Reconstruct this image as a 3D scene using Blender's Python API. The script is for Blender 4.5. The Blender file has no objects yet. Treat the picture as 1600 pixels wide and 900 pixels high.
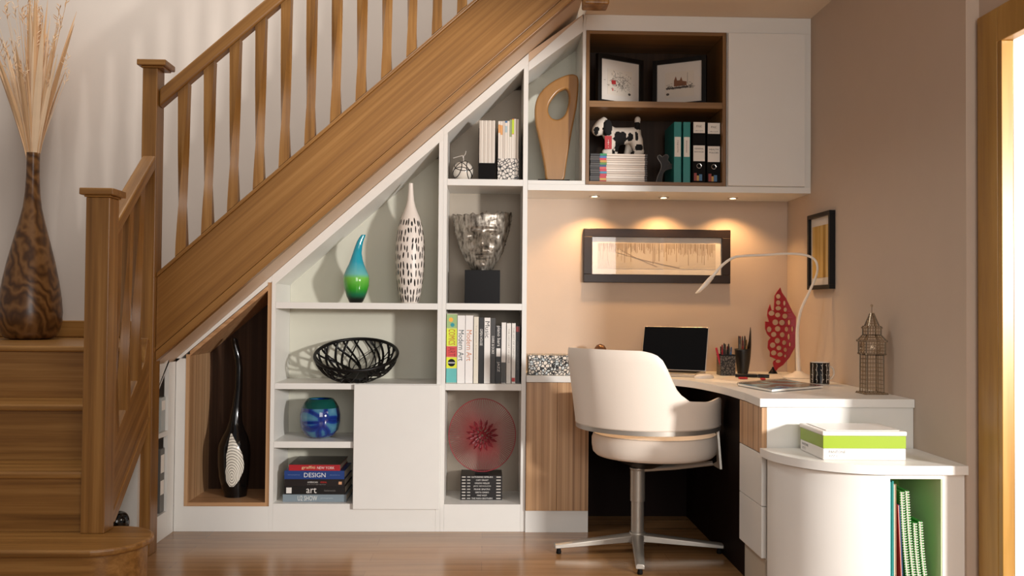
import bpy, bmesh, math, random
from mathutils import Vector, Matrix
random.seed(7)
S = bpy.context.scene
COL = S.collection
PI = math.pi

# ---------------------------------------------------------------- camera, world, lights
F = 1400.0
YAW, PIT, ROL = 0.03101168, 0.02111953, 0.00843841
def cam_axes():
    cy, sy, cp, sp, cr, sr = math.cos(YAW), math.sin(YAW), math.cos(PIT), math.sin(PIT), math.cos(ROL), math.sin(ROL)
    f = Vector((sy*cp, cy*cp, sp)); r = Vector((cy, -sy, 0)); u = r.cross(f)
    return r*cr + u*sr, u*cr - r*sr, f
RR, UU, FF = cam_axes()
CP = Vector((0, -4.41, 1.10))
cam = bpy.data.cameras.new('camera'); cam.sensor_width = 36; cam.lens = 36*F/1600
cam.clip_start = .05; cam.clip_end = 60
co = bpy.data.objects.new('camera', cam); COL.objects.link(co)
m = Matrix((RR, UU, -FF)).transposed().to_4x4(); m.translation = CP; co.matrix_world = m
S.camera = co
S.view_settings.view_transform = 'Standard'; S.view_settings.look = 'None'
S.view_settings.exposure = 0; S.view_settings.gamma = 1; S.view_settings.use_curve_mapping = False

W = bpy.data.worlds.new('World'); S.world = W; W.use_nodes = True
W.node_tree.nodes['Background'].inputs[0].default_value = (1.0, .95, .92, 1)
W.node_tree.nodes['Background'].inputs[1].default_value = .22

def area(name, loc, target, size, energy, color, sy=None):
    l = bpy.data.lights.new(name, 'AREA'); l.energy = energy; l.color = color; l.size = size
    if sy: l.shape = 'RECTANGLE'; l.size_y = sy
    o = bpy.data.objects.new(name, l); COL.objects.link(o); o.location = loc
    o.rotation_euler = (Vector(target)-Vector(loc)).to_track_quat('-Z', 'Y').to_euler(); return o
area('doorway_light', (3.45, -4.80, 1.45), (-.3, 0, 1.25), .3, 262, (1, .965, .935))
area('room_fill', (.6, -5.2, 1.9), (-.5, 0, 1.0), 1.8, 58, (1, .96, .93))  # soft fill lamp added behind the camera, unseen
area('stairwell_fill', (-1.6, -1.0, 4.3), (-1.7, .6, 1.6), 1.0, 48, (1, .95, .90))  # unseen lamp added overhead to brighten the stair wall
area('hall_light', (2.5, -1.9, 1.9), (2.1, -1.3, 1.2), .6, 24, (1, .95, .88))

sl = bpy.data.lights.new('pedestal_fill_spot', 'SPOT'); sl.energy = 32; sl.color = (1, .95, .90); sl.spot_size = math.radians(34); sl.spot_blend = .8; sl.shadow_soft_size = .18  # unseen spot added to brighten the pedestal and chair arm
so_ = bpy.data.objects.new('pedestal_fill_spot', sl); COL.objects.link(so_); so_.location = (1.35, -5.0, 1.25); so_.rotation_euler = (Vector((1.06, -1.1, .52))-Vector((1.35, -5.0, 1.25))).to_track_quat('-Z', 'Y').to_euler()

# pixel of the photograph -> point of the room on a known plane
def _ray(px, py): return FF + RR*((px-800)/F) + UU*((450-py)/F)
def PY(px, py, Y=0.0): d = _ray(px, py); return CP + d*((Y-CP.y)/d.y)
def PX(px, py, X): d = _ray(px, py); return CP + d*((X-CP.x)/d.x)
def PZ(px, py, Z): d = _ray(px, py); return CP + d*((Z-CP.z)/d.z)

# ---------------------------------------------------------------- materials
def lin(c):
    return tuple(((v/255)/12.92 if v/255 <= .04045 else ((v/255+.055)/1.055)**2.4) for v in c) + (1,)
_m = {}
def mat(name, rgb, rough=.5, metal=0, spec=.5, coat=0, trans=0, alpha=1, bump=0, bscale=200, noise=0, nscale=8):
    if name in _m: return _m[name]
    m = bpy.data.materials.new(name); m.use_nodes = True
    nt = m.node_tree; b = nt.nodes['Principled BSDF']
    c = lin(rgb) if max(rgb) > 1 else tuple(rgb)+(1,)
    b.inputs['Base Color'].default_value = c
    b.inputs['Roughness'].default_value = rough; b.inputs['Metallic'].default_value = metal
    b.inputs['Specular IOR Level'].default_value = spec; b.inputs['Coat Weight'].default_value = coat
    b.inputs['Transmission Weight'].default_value = trans
    tc = nt.nodes.new('ShaderNodeTexCoord')
    n = nt.nodes.new('ShaderNodeTexNoise'); n.inputs['Scale'].default_value = nscale; n.inputs['Detail'].default_value = 5
    nt.links.new(tc.outputs['Object'], n.inputs['Vector'])
    mr = nt.nodes.new('ShaderNodeMapRange'); k = max(noise, .03)
    mr.inputs['To Min'].default_value = 1-k; mr.inputs['To Max'].default_value = 1+k
    nt.links.new(n.outputs['Fac'], mr.inputs['Value'])
    mx = nt.nodes.new('ShaderNodeVectorMath'); mx.operation = 'SCALE'
    mx.inputs[0].default_value = c[:3]; nt.links.new(mr.outputs[0], mx.inputs['Scale'])
    nt.links.new(mx.outputs[0], b.inputs['Base Color'])
    if bump:
        n2 = nt.nodes.new('ShaderNodeTexNoise'); n2.inputs['Scale'].default_value = bscale
        nt.links.new(tc.outputs['Object'], n2.inputs['Vector'])
        bp = nt.nodes.new('ShaderNodeBump'); bp.inputs['Strength'].default_value = bump; bp.inputs['Distance'].default_value = .002
        nt.links.new(n2.outputs['Fac'], bp.inputs['Height']); nt.links.new(bp.outputs[0], b.inputs['Normal'])
    _m[name] = m; return m

def ramp(nt, pts):
    r = nt.nodes.new('ShaderNodeValToRGB'); e = r.color_ramp.elements
    while len(e) < len(pts): e.new(.5)
    for i, (p, c) in enumerate(pts): e[i].position = p; e[i].color = lin(c)
    return r

def wood(name, axis, dark, mid, light, rough=.35, freq=34, spec=.5, stripes=0):
    """axis: unit vector of the grain"""
    if name in _m: return _m[name]
    m = bpy.data.materials.new(name); m.use_nodes = True; nt = m.node_tree; b = nt.nodes['Principled BSDF']
    tc = nt.nodes.new('ShaderNodeTexCoord'); oi = nt.nodes.new('ShaderNodeObjectInfo')
    a = Vector(axis).normalized()
    o1 = a.orthogonal().normalized() if abs(a.y) > .9 or abs(a.y) < .01 and abs(a.x*a.z) < .01 else a.cross(Vector((0, 1, 0))).normalized()
    o2 = a.cross(o1)
    comb = nt.nodes.new('ShaderNodeCombineXYZ')
    for i, (v, s) in enumerate(((a, .9), (o1, freq), (o2, freq))):
        d = nt.nodes.new('ShaderNodeVectorMath'); d.operation = 'DOT_PRODUCT'; d.inputs[1].default_value = v*s
        nt.links.new(tc.outputs['Object'], d.inputs[0]); nt.links.new(d.outputs['Value'], comb.inputs[i])
    ad = nt.nodes.new('ShaderNodeVectorMath'); ad.operation = 'ADD'
    sc = nt.nodes.new('ShaderNodeVectorMath'); sc.operation = 'SCALE'; sc.inputs[0].default_value = (17, 31, 23)
    nt.links.new(oi.outputs['Random'], sc.inputs['Scale'])
    nt.links.new(comb.outputs[0], ad.inputs[0]); nt.links.new(sc.outputs[0], ad.inputs[1])
    n1 = nt.nodes.new('ShaderNodeTexNoise'); n1.inputs['Scale'].default_value = 1.0; n1.inputs['Detail'].default_value = 7
    n1.inputs['Roughness'].default_value = .62; n1.inputs['Distortion'].default_value = .25
    nt.links.new(ad.outputs[0], n1.inputs['Vector'])
    src = n1.outputs['Fac']
    if stripes:
        sv = nt.nodes.new('ShaderNodeVectorMath'); sv.operation = 'MULTIPLY'; sv.inputs[1].default_value = (.05, stripes, stripes)
        nt.links.new(ad.outputs[0], sv.inputs[0])
        n2 = nt.nodes.new('ShaderNodeTexNoise'); n2.inputs['Scale'].default_value = 1; n2.inputs['Detail'].default_value = 3
        nt.links.new(sv.outputs[0], n2.inputs['Vector'])
        mm = nt.nodes.new('ShaderNodeMix'); mm.inputs[0].default_value = .65
        nt.links.new(n1.outputs['Fac'], mm.inputs[2]); nt.links.new(n2.outputs['Fac'], mm.inputs[3]); src = mm.outputs[0]
    r = ramp(nt, [(.28, dark), (.5, mid), (.72, light)])
    nt.links.new(src, r.inputs[0]); nt.links.new(r.outputs[0], b.inputs['Base Color'])
    b.inputs['Roughness'].default_value = rough; b.inputs['Specular IOR Level'].default_value = spec
    bp = nt.nodes.new('ShaderNodeBump'); bp.inputs['Strength'].default_value = .12; bp.inputs['Distance'].default_value = .001
    nt.links.new(n1.outputs['Fac'], bp.inputs['Height']); nt.links.new(bp.outputs[0], b.inputs['Normal'])
    _m[name] = m; return m

def cells(name, line, cell, scale, width=.06, rough=.35, mixcol=None, axes=(1, 1, 1)):
    """black web of lines round irregular pale cells"""
    if name in _m: return _m[name]
    m = bpy.data.materials.new(name); m.use_nodes = True; nt = m.node_tree; b = nt.nodes['Principled BSDF']
    tc = nt.nodes.new('ShaderNodeTexCoord'); mp = nt.nodes.new('ShaderNodeMapping'); mp.inputs['Scale'].default_value = axes
    v = nt.nodes.new('ShaderNodeTexVoronoi'); v.feature = 'DISTANCE_TO_EDGE'; v.inputs['Scale'].default_value = scale
    nt.links.new(tc.outputs['Object'], mp.inputs[0]); nt.links.new(mp.outputs[0], v.inputs['Vector'])
    g = nt.nodes.new('ShaderNodeMath'); g.operation = 'GREATER_THAN'; g.inputs[1].default_value = width
    nt.links.new(v.outputs['Distance'], g.inputs[0])
    mx = nt.nodes.new('ShaderNodeMix'); mx.data_type = 'RGBA'; mx.inputs[6].default_value = lin(line); mx.inputs[7].default_value = lin(cell)
    nt.links.new(g.outputs[0], mx.inputs[0]); nt.links.new(mx.outputs[2], b.inputs['Base Color'])
    if mixcol:
        v2 = nt.nodes.new('ShaderNodeTexVoronoi'); v2.inputs['Scale'].default_value = scale
        nt.links.new(mp.outputs[0], v2.inputs['Vector'])
        r = ramp(nt, [(0, cell), (.5, cell), (.75, mixcol), (1, mixcol)])
        sp = nt.nodes.new('ShaderNodeSeparateColor'); nt.links.new(v2.outputs['Color'], sp.inputs[0])
        nt.links.new(sp.outputs[0], r.inputs[0]); nt.links.new(r.outputs[0], mx.inputs[7])
    b.inputs['Roughness'].default_value = rough
    _m[name] = m; return m

OD, OM, OL = (112, 74, 32), (148, 103, 50), (176, 130, 72)
SL = .895
oakX = wood('oak_grain_across', (1, 0, 0), OD, OM, OL)
oakY = wood('oak_grain_deep', (0, 1, 0), OD, OM, OL)
oakZ = wood('oak_grain_upright', (0, 0, 1), OD, OM, OL)
oakS = wood('oak_grain_upper_slope', (1, 0, SL), (128, 86, 42), OM, (166, 120, 66), freq=60)
oakL = wood('oak_grain_lower_slope', (0, 1, .88), OD, OM, OL)
frameoak = wood('pine_door_casing', (0, 0, 1), (136, 94, 34), (162, 120, 50), (184, 142, 72), freq=12)
zeb = wood('striped_oak_laminate', (0, 0, 1), (122, 84, 52), (184, 144, 104), (218, 182, 142), freq=60, stripes=1.1)
zebX = wood('striped_oak_laminate_flat', (1, 0, 0), (150, 108, 72), (184, 142, 102), (206, 168, 128), freq=60)
sculptwood = wood('honey_wood', (0, 0, 1), (132, 92, 46), (156, 112, 60), (174, 130, 76), freq=8, rough=.3)
white = mat('satin_white_lacquer', (228, 226, 220), rough=.35)
white_in = mat('white_reflected_tint', (206, 204, 188), rough=.5)  # slight green tint stands in for colour reflected inside the shelves
plaster = mat('stair_wall_plaster', (214, 202, 190), rough=.85, bump=.1, bscale=90)
tan = mat('warm_beige_wall_paint', (190, 171, 153), rough=.8, bump=.1, bscale=90)
soffit_m = mat('soffit_paint', (206, 176, 146), rough=.45)
ceil_m = mat('ceiling_paint', (224, 206, 184), rough=.9)
black = mat('gloss_black', (10, 9, 9), rough=.12)
satin_black = mat('satin_black', (12, 10, 9), rough=.4, spec=.25)
matt_black = mat('matt_black', (14, 12, 11), rough=.7, spec=.15)
blackframe = mat('black_brown_frame', (34, 23, 16), rough=.35, spec=.3, noise=.2, nscale=40)
darkpanel = mat('kneehole_shade_brown', (26, 15, 11), rough=.6, spec=.1)  # near-black brown puts the shade under the desk into the panel colour
steel = mat('brushed_steel', (186, 180, 170), rough=.42, metal=.75)
chrome = mat('chrome', (220, 215, 208), rough=.12, metal=1)
leather = mat('white_leather', (236, 224, 210), rough=.45, bump=.15, bscale=300)
paper = mat('white_paper', (236, 230, 220), rough=.8)
cream = mat('cream_paper', (222, 208, 188), rough=.8)
pagem = mat('page_edges', (220, 208, 190), rough=.9, noise=.1, nscale=300)
mountm = mat('picture_mount_board', (206, 198, 188), rough=.8)
red = mat('red_card', (176, 30, 34), rough=.5)
teal = mat('teal_plastic', (16, 128, 122), rough=.35)
glassm = bpy.data.materials.new('picture_glass'); glassm.use_nodes = True; _n = glassm.node_tree
_t = _n.nodes.new('ShaderNodeBsdfTransparent'); _g = _n.nodes.new('ShaderNodeBsdfGlossy'); _g.inputs['Roughness'].default_value = .02
_x = _n.nodes.new('ShaderNodeMixShader'); _x.inputs[0].default_value = .04
_n.links.new(_t.outputs[0], _x.inputs[1]); _n.links.new(_g.outputs[0], _x.inputs[2])
_n.links.new(_x.outputs[0], _n.nodes['Material Output'].inputs[0])

# ---------------------------------------------------------------- mesh helpers
class MB:
    def __init__(s): s.bm = bmesh.new(); s.mi = 0
    def faces(s, vs, fs):
        v = [s.bm.verts.new(p) for p in vs]
        for f in fs:
            try: fc = s.bm.faces.new([v[i] for i in f]); fc.material_index = s.mi
            except ValueError: pass
        return v
    def box(s, x0, x1, y0, y1, z0, z1, M=None):
        vs = [Vector(p) for p in ((x0,y0,z0),(x1,y0,z0),(x1,y1,z0),(x0,y1,z0),(x0,y0,z1),(x1,y0,z1),(x1,y1,z1),(x0,y1,z1))]
        if M: vs = [M @ v for v in vs]
        s.faces(vs, [(0,3,2,1),(4,5,6,7),(0,1,5,4),(1,2,6,5),(2,3,7,6),(3,0,4,7)]); return s
    def prism(s, poly, axis, a0, a1):
        """poly of 2-D points in the two other axes (x,z for 'y'; y,z for 'x'; x,y for 'z')"""
        def P(p, a): return {'y': (p[0], a, p[1]), 'x': (a, p[0], p[1]), 'z': (p[0], p[1], a)}[axis]
        n = len(poly); vs = [P(p, a0) for p in poly] + [P(p, a1) for p in poly]
        fs = [tuple(range(n)), tuple(range(2*n-1, n-1, -1))] + [(i, (i+1) % n, n+(i+1) % n, n+i) for i in range(n)]
        s.faces(vs, fs); return s
    def tube(s, pts, r, n=8, closed=False, flat=1.0, cap=True):
        pts = [Vector(p) for p in pts]; N = len(pts)
        rs = r if isinstance(r, (list, tuple)) else [r]*N
        rings = []; prev = None
        for i, p in enumerate(pts):
            if closed: t = pts[(i+1) % N]-pts[i-1]
            else: t = pts[min(i+1, N-1)]-pts[max(i-1, 0)]
            t.normalize()
            u = (prev - t*prev.dot(t)) if prev else t.orthogonal()
            if u.length < 1e-5: u = t.orthogonal()
            u.normalize(); prev = u; w = t.cross(u)
            rings.append([s.bm.verts.new(p + u*(rs[i]*math.cos(2*PI*k/n)) + w*(rs[i]*flat*math.sin(2*PI*k/n))) for k in range(n)])
        for i in range(N if closed else N-1):
            a, b = rings[i], rings[(i+1) % N]
            for k in range(n):
                f = s.bm.faces.new((a[k], a[(k+1) % n], b[(k+1) % n], b[k])); f.material_index = s.mi
        if cap and not closed:
            s.bm.faces.new(rings[0][::-1]).material_index = s.mi; s.bm.faces.new(rings[-1]).material_index = s.mi
        return s
    def lathe(s, prof, c=(0,0,0), n=32, cap=(True, True), offs=None):
        c = Vector(c); rings = []
        for i, (r, z) in enumerate(prof):
            o = offs[i] if offs else (0, 0)
            rings.append([s.bm.verts.new(c + Vector((r*math.cos(2*PI*k/n)+o[0], r*math.sin(2*PI*k/n)+o[1], z))) for k in range(n)])
        for a, b in zip(rings, rings[1:]):
            for k in range(n):
                f = s.bm.faces.new((a[k], a[(k+1) % n], b[(k+1) % n], b[k])); f.material_index = s.mi
        if cap[0]: s.bm.faces.new(rings[0][::-1])
        if cap[1]: s.bm.faces.new(rings[-1])
        return s
    def sphere(s, c, r, n=20, sc=(1,1,1)):
        m = Matrix.Translation(c) @ Matrix.Diagonal((r*sc[0], r*sc[1], r*sc[2], 1))
        bmesh.ops.create_uvsphere(s.bm, u_segments=n, v_segments=max(6, n*2//3), radius=1, matrix=m); return s
    def xf(s, M): bmesh.ops.transform(s.bm, matrix=M, verts=s.bm.verts); return s

def wloc(o):
    v = Vector((0,0,0))
    while o: v += o.location; o = o.parent
    return v
def part(name, mb, material, parent=None, bevel=0, smooth=0, world=True, label=None, segs=2, kind=None):
    me = bpy.data.meshes.new(name)
    if isinstance(mb, MB):
        if parent is not None and world:
            bmesh.ops.translate(mb.bm, vec=-wloc(parent), verts=mb.bm.verts)
        bmesh.ops.recalc_face_normals(mb.bm, faces=mb.bm.faces)
        mb.bm.to_mesh(me); mb.bm.free()
    else: me = mb
    for mm in (material if isinstance(material, (list, tuple)) else [material]): me.materials.append(mm)
    o = bpy.data.objects.new(name, me); COL.objects.link(o)
    if parent is not None: o.parent = parent
    if smooth:
        me.polygons.foreach_set('use_smooth', [True]*len(me.polygons)); me.set_sharp_from_angle(angle=math.radians(smooth))
    if bevel:
        b = o.modifiers.new('bevel', 'BEVEL'); b.width = bevel; b.segments = segs; b.limit_method = 'ANGLE'; b.angle_limit = math.radians(40)
        b.harden_normals = False
    if label: o['label'] = label
    if kind: o['kind'] = kind
    return o
def thing(name, label, cat, loc=(0,0,0), rotz=0, group=None):
    o = bpy.data.objects.new(name, None); COL.objects.link(o); o.empty_display_size = .05
    o.location = loc; o.rotation_euler = (0,0,rotz); o['label'] = label; o['category'] = cat
    if group: o['group'] = group
    return o
def tag(o, label, cat, group=None):
    o['label'] = label; o['category'] = cat
    if group: o['group'] = group
    return o
def struct(name, mb, material, bevel=0):
    o = part(name, mb, material, bevel=bevel); o['kind'] = 'structure'; return o
def dup(root, loc, rotz=None, label=None, group=None):
    r = root.copy(); COL.objects.link(r); r.location = loc
    if rotz is not None: r.rotation_euler = (0,0,rotz)
    if label: r['label'] = label
    if group: r['group'] = group
    for ch in list(root.children):
        c = ch.copy(); COL.objects.link(c); c.parent = r
        for g in ch.children:
            d = g.copy(); COL.objects.link(d); d.parent = c
    return r
FRONT = Matrix(((1,0,0),(0,0,-1),(0,1,0))).to_4x4()          # reads along +X, faces -Y
DOWN = Matrix(((0,1,0),(0,0,-1),(-1,0,0))).to_4x4()          # reads downwards, faces -Y
LEFTF = Matrix(((0,0,-1),(-1,0,0),(0,1,0))).to_4x4()         # reads along -Y, faces -X
RIGHTF = Matrix(((0,0,1),(1,0,0),(0,1,0))).to_4x4()          # reads along +Y, faces +X
def curve_mesh(cu):
    o = bpy.data.objects.new('tmp', cu); COL.objects.link(o)
    dg = bpy.context.evaluated_depsgraph_get(); dg.update()
    me = bpy.data.meshes.new_from_object(o.evaluated_get(dg)); bpy.data.objects.remove(o); return me
def text(s, name, center, R, material, parent, height=None, width=None, ext=.0002, spacing=1, squash=None):
    cu = bpy.data.curves.new('t', 'FONT'); cu.body = s; cu.size = 1; cu.align_x = 'CENTER'; cu.align_y = 'CENTER'
    cu.space_character = spacing; cu.resolution_u = 2; cu.fill_mode = 'FRONT'
    me = curve_mesh(cu)
    xs = [v.co.x for v in me.vertices]; ys = [v.co.y for v in me.vertices]
    w, h = max(xs)-min(xs), max(ys)-min(ys); cx, cy = (max(xs)+min(xs))/2, (max(ys)+min(ys))/2
    k = (height/h if height else 1e9)
    if width: k = min(k, width/w) if height else width/w
    kx = k*(squash or 1)
    if height and width and squash is None: kx = width/w; k = height/h
    for v in me.vertices: v.co = Vector(((v.co.x-cx)*kx, (v.co.y-cy)*k, 0))
    me.transform(Matrix.Translation(Vector(center)-wloc(parent)) @ R)
    me.name = name
    return part(name, me, material, parent)
def shape2d(outline, holes=(), depth=.01, bev=.0, smooth_hole=True):
    """flat plate cut from an outline (x,z), holes are lists of points; faces -Y, centred on y=0"""
    cu = bpy.data.curves.new('s', 'CURVE'); cu.dimensions = '2D'; cu.fill_mode = 'BOTH'; cu.extrude = depth/2; cu.bevel_depth = bev; cu.bevel_resolution = 2
    for pts in [outline]+list(holes):
        sp = cu.splines.new('POLY'); sp.points.add(len(pts)-1); sp.use_cyclic_u = True
        for p, q in zip(sp.points, pts): p.co = (q[0], q[1], 0, 1)
    me = curve_mesh(cu); me.transform(FRONT); return me
def smooth_loop(pts, n=4):
    """Catmull-Rom closed loop"""
    out = []; N = len(pts)
    for i in range(N):
        p0, p1, p2, p3 = [Vector(pts[(i+k-1) % N]) for k in range(4)]
        for j in range(n):
            t = j/n
            out.append(tuple(.5*((2*p1)+(-p0+p2)*t+(2*p0-5*p1+4*p2-p3)*t*t+(-p0+3*p1-3*p2+p3)*t**3)))
    return out
def crom(pts, n=6):
    out = []; P = [Vector(p) for p in pts]; P = [P[0]*2-P[1]]+P+[P[-1]*2-P[-2]]
    for i in range(1, len(P)-2):
        for j in range(n):
            t = j/n; p0, p1, p2, p3 = P[i-1:i+3]
            out.append(.5*((2*p1)+(-p0+p2)*t+(2*p0-5*p1+4*p2-p3)*t*t+(-p0+3*p1-3*p2+p3)*t**3))
    out.append(P[-2]); return out
def interp(tbl, x):
    if x <= tbl[0][0]: return tbl[0][1]
    for (a, va), (b, vb) in zip(tbl, tbl[1:]):
        if x <= b: return va + (vb-va)*(x-a)/(b-a)
    return tbl[-1][1]

# ================================================================ THE SETTING
XW, YB, CZ = 1.624, .345, 2.557
def floor_mat():
    m = bpy.data.materials.new('glossy_oak_floor'); m.use_nodes = True; nt = m.node_tree; b = nt.nodes['Principled BSDF']
    tc = nt.nodes.new('ShaderNodeTexCoord')
    br = nt.nodes.new('ShaderNodeTexBrick'); br.offset = .37; br.inputs['Brick Width'].default_value = 1.3; br.inputs['Row Height'].default_value = .13
    br.inputs['Mortar Size'].default_value = .0012; br.inputs['Scale'].default_value = 1
    br.inputs['Color1'].default_value = (.3,.3,.3,1); br.inputs['Color2'].default_value = (.7,.7,.7,1); br.inputs['Mortar'].default_value = (.1,.1,.1,1)
    nt.links.new(tc.outputs['Object'], br.inputs['Vector'])
    mp = nt.nodes.new('ShaderNodeMapping'); mp.inputs['Scale'].default_value = (1.2, 26, 1)
    nt.links.new(tc.outputs['Object'], mp.inputs[0])
    n = nt.nodes.new('ShaderNodeTexNoise'); n.inputs['Scale'].default_value = 1; n.inputs['Detail'].default_value = 7; n.inputs['Roughness'].default_value = .6
    nt.links.new(mp.outputs[0], n.inputs['Vector'])
    mx = nt.nodes.new('ShaderNodeMix'); mx.inputs[0].default_value = .3
    bw = nt.nodes.new('ShaderNodeRGBToBW'); nt.links.new(br.outputs['Color'], bw.inputs[0])
    nt.links.new(n.outputs['Fac'], mx.inputs[2]); nt.links.new(bw.outputs[0], mx.inputs[3])
    r = ramp(nt, [(.25, (110, 76, 44)), (.5, (150, 110, 70)), (.75, (172, 132, 90))])
    nt.links.new(mx.outputs[0], r.inputs[0]); nt.links.new(r.outputs[0], b.inputs['Base Color'])
    b.inputs['Roughness'].default_value = .2; b.inputs['Specular IOR Level'].default_value = .6
    return m
struct('floor', MB().box(-5, 4.2, -5.6, 1.2, -.1, 0), floor_mat())
YS = .58                                                       # wall of the stair flight
struct('wall_stair', MB().box(-5, 1.0, YS, YS+.12, 0, 4.6), plaster)
struct('wall_back', MB().box(.2105, XW+.3, YB, YB+.12, 0, CZ), tan)
struct('wall_right', MB().box(XW, XW+.15, -1.44, YB, 0, CZ), tan)
XD = 1.67
dw = MB(); dw.box(XD, XD+.13, -1.575, -1.44, 0, CZ); dw.box(XD, XD+.13, -3.175, -1.575, 2.001, CZ); dw.box(XD, XD+.13, -5.4, -3.175, 0, CZ)
struct('wall_doorway', dw, tan)
struct('wall_hall', MB().box(XD+.131, 4.0, -1.30, -1.2, 0, CZ), mat('hall_wall_paint', (240, 232, 220), rough=.8))
struct('ceiling', MB().box(.49, XW, -5.4, YB, CZ, CZ+.25), ceil_m)
struct('ceiling_hall', MB().box(XW+.0005, 4.0, -3.6, YB, CZ, CZ+.25), ceil_m)
# door lining and casing (pine)
cs = MB(); cs.box(XD-.018, XD, -1.575, -1.46, 0, 2.085); cs.box(XD-.018, XD, -3.29, -1.575, 1.97, 2.085); cs.box(XD-.018, XD, -3.29, -3.175, 0, 1.97)
struct('trim_1', cs, frameoak, bevel=.003)
ln = MB(); ln.box(XD-.017, XD+.022, -1.60, -1.5755, 0, 1.97); ln.box(XD-.017, XD+.022, -3.174, -1.5755, 1.9705, 2.0); ln.box(XD-.017, XD+.022, -3.1745, -3.15, 0, 1.97)
struct('trim_2', ln, frameoak, bevel=.002)
struct('trim_4', MB().box(XD+.0225, XD+.129, -1.60, -1.5755, 0, 2.0), mat('hall_wall_paint', (240, 232, 220), rough=.8))
# sloping soffit between the stair string and the shelving
def z_soff(x): return .846 + SL*(x+1.446)
YSTR0, YSTR1 = -.405, -.36
so = MB(); so.prism([(-1.4465, z_soff(-1.4465)+.0335), (.46, z_soff(.46)+.0335), (.46, z_soff(.46)+.039), (-1.4465, z_soff(-1.4465)+.039)], 'y', YSTR1+.001, YS-.001)
so.prism([(-1.53, z_soff(-1.53)+.0335), (-1.447, z_soff(-1.447)+.0335), (-1.447, z_soff(-1.447)+.039), (-1.53, z_soff(-1.53)+.039)], 'y', -.344, YS-.001)
so.prism([(.2105, 2.3135), (.4815, 2.5555), (.4815, 2.56), (.2105, z_soff(.2105)+.033)], 'y', .006, .02)
struct('trim_3', so, soffit_m)
struct('baseboard_landing', MB().box(-4.2, -1.56, YS-.018, YS-.0005, .9125, 1.005), oakX, bevel=.006)

# ================================================================ THE STAIRCASE
RI, GO = .228, .255
stair = thing('staircase', 'oak staircase with bullnose bottom step, half landing and sloping flight over the shelving', 'staircase', (-2.0, -1.0, 0))
XL, XR = -2.75, -1.50
noses = [-1.19, -.935, -.68, -.425]
# bottom step with rounded end
def bull(off, xr, yc, r, y1):
    pts = [(XL, y1), (XL, noses[0]-off), (xr, noses[0]-off)]
    for k in range(1, 16): a = -PI/2 + PI*k/15; pts.append((xr + (r+off)*math.cos(a), yc + (r+off)*math.sin(a)))
    pts.append((xr-.05, y1)); return pts
part('bottom_riser', MB().prism(bull(-.022, -1.42, -1.005, .185, -.83), 'z', 0, RI-.026), oakX, stair, smooth=30)
part('tread', MB().prism(bull(0, -1.42, -1.005, .185, -.83), 'z', RI-.026, RI), oakX, stair, bevel=.009, segs=3)
for k in (1, 2):
    y = noses[k]
    part('riser', MB().box(XL, XR, y+.02, y+.04, RI*k+.0005, RI*(k+1)-.0275), oakX, stair)
    part('tread', MB().box(XL, XR, y, noses[k+1]+.035, RI*(k+1)-.026, RI*(k+1)), oakX, stair, bevel=.009, segs=3)
part('riser', MB().box(XL, XR, noses[3]+.02, noses[3]+.04, RI*3+.0005, RI*4-.0275), oakX, stair)
part('landing', MB().box(-4.2, -1.445, noses[3], YS-.001, RI*4-.026, RI*4), oakX, stair, bevel=.009, segs=3)
# lower string (runs back between the newels)
def zl_top(y): return .60 + .9*(y+.742)
def zl_bot(y): return .262 + .9*(y+.74)
XS0, XS1 = -1.499, -1.462
y0, y1 = -.861, -.4345
ls = [(y0, max(RI+.001, zl_bot(y0))), (-.77, RI+.003), (y1, zl_bot(y1)), (y1, zl_top(y1)+.06), (-.455, zl_top(y1)+.075), (-.49, zl_top(-.49)+.02), (y0, zl_top(y0))]
part('lower_string', MB().prism(ls, 'x', XS0, XS1), oakL, stair, bevel=.003)
part('string_bead', MB().prism([(y0+.03, zl_bot(y0+.03)+.062), (y1, zl_bot(y1)+.062), (y1, zl_bot(y1)+.069), (y0+.03, zl_bot(y0+.03)+.069)], 'x', XS1, XS1+.004), oakL, stair)
# upper string
def zu_top(x): return 1.225 + SL*(x+1.438)
x0, x1 = -1.447, .62
part('upper_string', MB().prism([(x0, z_soff(x0)+.047), (x1, z_soff(x1)+.047), (x1, zu_top(x1)), (x0, zu_top(x0))], 'y', YSTR0, YSTR1), oakS, stair, bevel=.003)
part('string_capping', MB().prism([(x0, zu_top(x0)+.0005), (x1, zu_top(x1)+.0005), (x1, zu_top(x1)+.02), (x0, zu_top(x0)+.02)], 'y', YSTR0-.008, YSTR1+.008), oakS, stair, bevel=.004)
part('string_apron', MB().prism([(x0, z_soff(x0)), (x1, z_soff(x1)), (x1, z_soff(x1)+.0445), (x0, z_soff(x0)+.0445)], 'y', YSTR0-.003, YSTR1), oakS, stair, bevel=.003)
# treads of the upper flight, behind the string
for k in range(6):
    xx = -1.47 + .2547*k; zt = RI*(5+k)
    part('riser', MB().box(xx+.02, xx+.04, YSTR1+.001, YS-.002, zt-RI+.001, zt-.027), oakY, stair)
    part('tread', MB().box(xx, xx+.262, YSTR1+.001, YS-.002, zt-.026, zt), oakY, stair, bevel=.006)

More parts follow.
